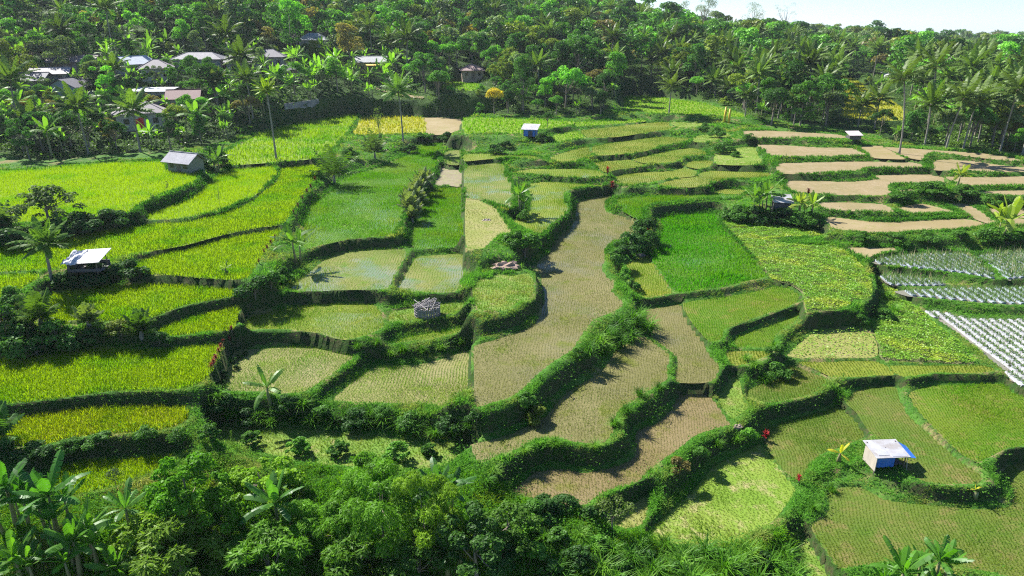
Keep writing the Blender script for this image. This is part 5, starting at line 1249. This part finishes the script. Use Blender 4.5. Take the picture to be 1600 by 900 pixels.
# undergrowth between the trunks and in the gully
n0 = 64000
y = 95*np.exp(rng.uniform(0, 1, n0)*math.log(430/95)); x = rng.uniform(-1, 1, n0)*(y+4); z = hgt(x, y)
m = forest_mask(x, y, z) & (dfield(x, y) > .8); x, y, z = x[m], y[m], z[m]; nl = 7
P = np.repeat(np.stack([x, y, z], 1), nl, 0); Nn = len(P); hh = np.repeat(.3+1.7*vnoise(x, y, 6, 8)*rng.uniform(.3, 1, len(x)), nl)
P = P + rng.normal(size=(Nn, 3))*hh[:,None]*[.6, .6, .3]; P[:,2] += hh*.6
ln = rng.uniform(.25, .6, Nn); V1, F1, T1 = leaves(P, rng.normal(size=(Nn, 3))*.6+[0, 0, 1], ln, ln*.55, rng.uniform(0, 1, Nn))
base = np.stack([.03+.09*vnoise(x, y, 9, 3), .08+.14*vnoise(x, y, 9, 3), .012+.015*vnoise(x, y, 9, 3)], 1)
acol = np.repeat(np.repeat(base, nl, 0), 4, 0)
tag(link('undergrowth', np_mesh('undergrowth', V1, F1, [M_FARV], attrs={'tint': T1, 'acol': acol})), 'leafy undergrowth covering the forest floor', kind='stuff')
# tall bright grass, ferns and creepers of the foreground slope
FG = [(-200,760),(100,780),(250,760),(330,705),(420,725),(560,735),(700,735),(760,745),(800,780),(870,795),(930,800),(960,835),(1010,835),(1030,855),(1090,860),(1160,850),(1215,830),(1240,850),(1230,950),(1300,960),(-200,960)]
M_FG = leaf_mat('tall foreground grass', (.06,.20,.008), (.17,.36,.015), (.25,.36,.02), trans=.42, nscale=.5)
nn = 60000; y = rng.uniform(17, 48, nn); x = rng.uniform(-1.0, .75, nn)*(y+4); z = hgt(x, y); px, py = project(x, y, z)
m = inside(FG, px, py) & (dfield(x, y) > .25); x, y, z, px = x[m], y[m], z[m], px[m]; q = vnoise(x, y, 2.0, 31)
keep = rng.uniform(0, 1, len(x)) < np.where(px > 740, 1, .45); x, y, z, q = x[keep], y[keep], z[keep], q[keep]; print('fg tufts', len(x))
V, Fs, T = tufts(np.stack([x, y, z-.03], 1), 9, .55, .035, lean=(.1, 1.0), curve=(.3, 1.4), spread=.13, scl=.4+1.0*q)
tag(link('grass', np_mesh('grass', V, Fs, [M_FG], attrs={'tint': T})), 'tall bright grass on the slope in the foreground', kind='stuff')
n = len(x); nl = 9; P = np.repeat(np.stack([x, y, z], 1), nl, 0); Nn = len(P); P = P+rng.normal(size=(Nn, 3))*[.25, .25, .12]; P[:,2] += .25
sel = np.repeat(vnoise(x, y, 1.7, 77) > .5, nl); P = P[sel]; Nn = len(P); ln = rng.uniform(.07, .17, Nn)
V, Fs, T = leaves(P, rng.normal(size=(Nn, 3))*.6+[0, 0, 1], ln, ln*.6, rng.uniform(0, 1, Nn))
tag(link('weeds', np_mesh('weeds', V, Fs, [M_BANKD], attrs={'tint': T})), 'low leafy weeds on the foreground slope', kind='stuff')
# single big fountain grasses at bottom right of the foreground
fgs = [(1100,880,60),(1130,905,70),(1165,875,50),(1200,900,60),(1060,890,55),(1020,905,60),(985,880,50),(940,900,55),(900,875,45),(1080,925,70),(1180,930,70),(870,905,55),(960,925,60),(830,880,45),(1225,880,50),(1240,920,60),(815,915,50),(880,930,55),(925,870,45),(955,870,40),(1075,880,50),(1150,895,55),(1010,930,60),(1110,935,60),(845,880,40),(785,905,40),(1215,905,50),(1040,860,40),(905,845,35),(850,850,35),(1000,860,36),
 (1010,520,46),(990,512,44),(970,520,46),(950,532,46),(935,545,46),(920,556,40),(1000,500,36),(965,545,40),(985,535,40),(945,555,36),(1000,620,26),(980,650,28),(870,700,26),(820,712,26),(770,745,34),(760,758,32),(960,668,28),(1030,612,24),(930,705,24),(1150,690,26),(1120,700,24),(630,555,28),(610,562,26),(660,552,24),(690,548,24),(560,548,24),(590,545,24),(720,540,20),
 (360,655,34),(380,662,30),(405,660,34),(425,668,30),(460,662,32),(520,665,34),(555,668,34),(600,668,36),(625,672,34),(650,678,36),(680,682,34),(712,684,36),(735,676,30),(575,672,30),(475,650,34),(490,668,34),(330,650,34),(345,640,30),(540,660,28),(580,655,28),(440,655,30),(1195,600,26),(1180,575,24),(1165,565,22),(1210,545,24),(1385,470,26),(1395,490,24),(1370,490,22),(1300,770,20),(1270,800,22)]
M_FT = M_LEAFO
def fountain(seed):
    C = np.zeros((1, 3)); V, Fs, T = tufts(C, 130, .95, .042, lean=(.05, .95), curve=(.4, 1.5), spread=.10)
    o = link('grass_clump', np_mesh('clump', V, Fs, [M_FT], attrs={'tint': T})); return o
FP = [fountain(i) for i in range(3)]; fu = [0, 0, 0]
for px_, py_, h in fgs:
    p = at(px_, py_); k = random.randrange(3); o = FP[k] if not fu[k] else FP[k].copy()
    if fu[k]: COL.objects.link(o)
    fu[k] = 1; s = h/pxm(p)*(.72 if py_ < 780 else .66); o.location = p; o.scale = (s, s, s); o.rotation_euler = (0, 0, random.uniform(0, 6.28))
    c = random.choice([(.07,.19,.012), (.09,.23,.02), (.12,.26,.03), (.055,.16,.015)]); o.color = (*c, 1)
    reg = 'foreground slope' if py_ > 830 else 'right banks' if px_ > 1100 else 'middle banks' if px_ > 740 else 'lower left banks'
    tag(o, 'large arching tuft of long green grass on the ' + reg, 'grass clump', 'grass clumps of the ' + reg)
# bamboo grove clump bushes right of the forest edge (round dense bushes)
# ------------------------------------------------------------------ air: pale haze that fades the far ridges
hz = MB(); gx = float(np.abs(GX).max())+60; zlo = float(GH.min())-1.0
top = max(float(GH.max())+16, CAMZ+6)
hz.box(-gx, gx, -40, float(ys[-1])+60, zlo, top)
m, t, out = newmat('thin haze'); pv = nd(t, 'ShaderNodeVolumePrincipled'); pv.inputs['Color'].default_value = (.86, .93, 1.0, 1); pv.inputs['Density'].default_value = 0.0001; pv.inputs['Anisotropy'].default_value = .2
t.links.new(pv.outputs[0], out.inputs['Volume'])
tag(hz.build('haze', m), 'thin pale haze over the valley', kind='stuff')
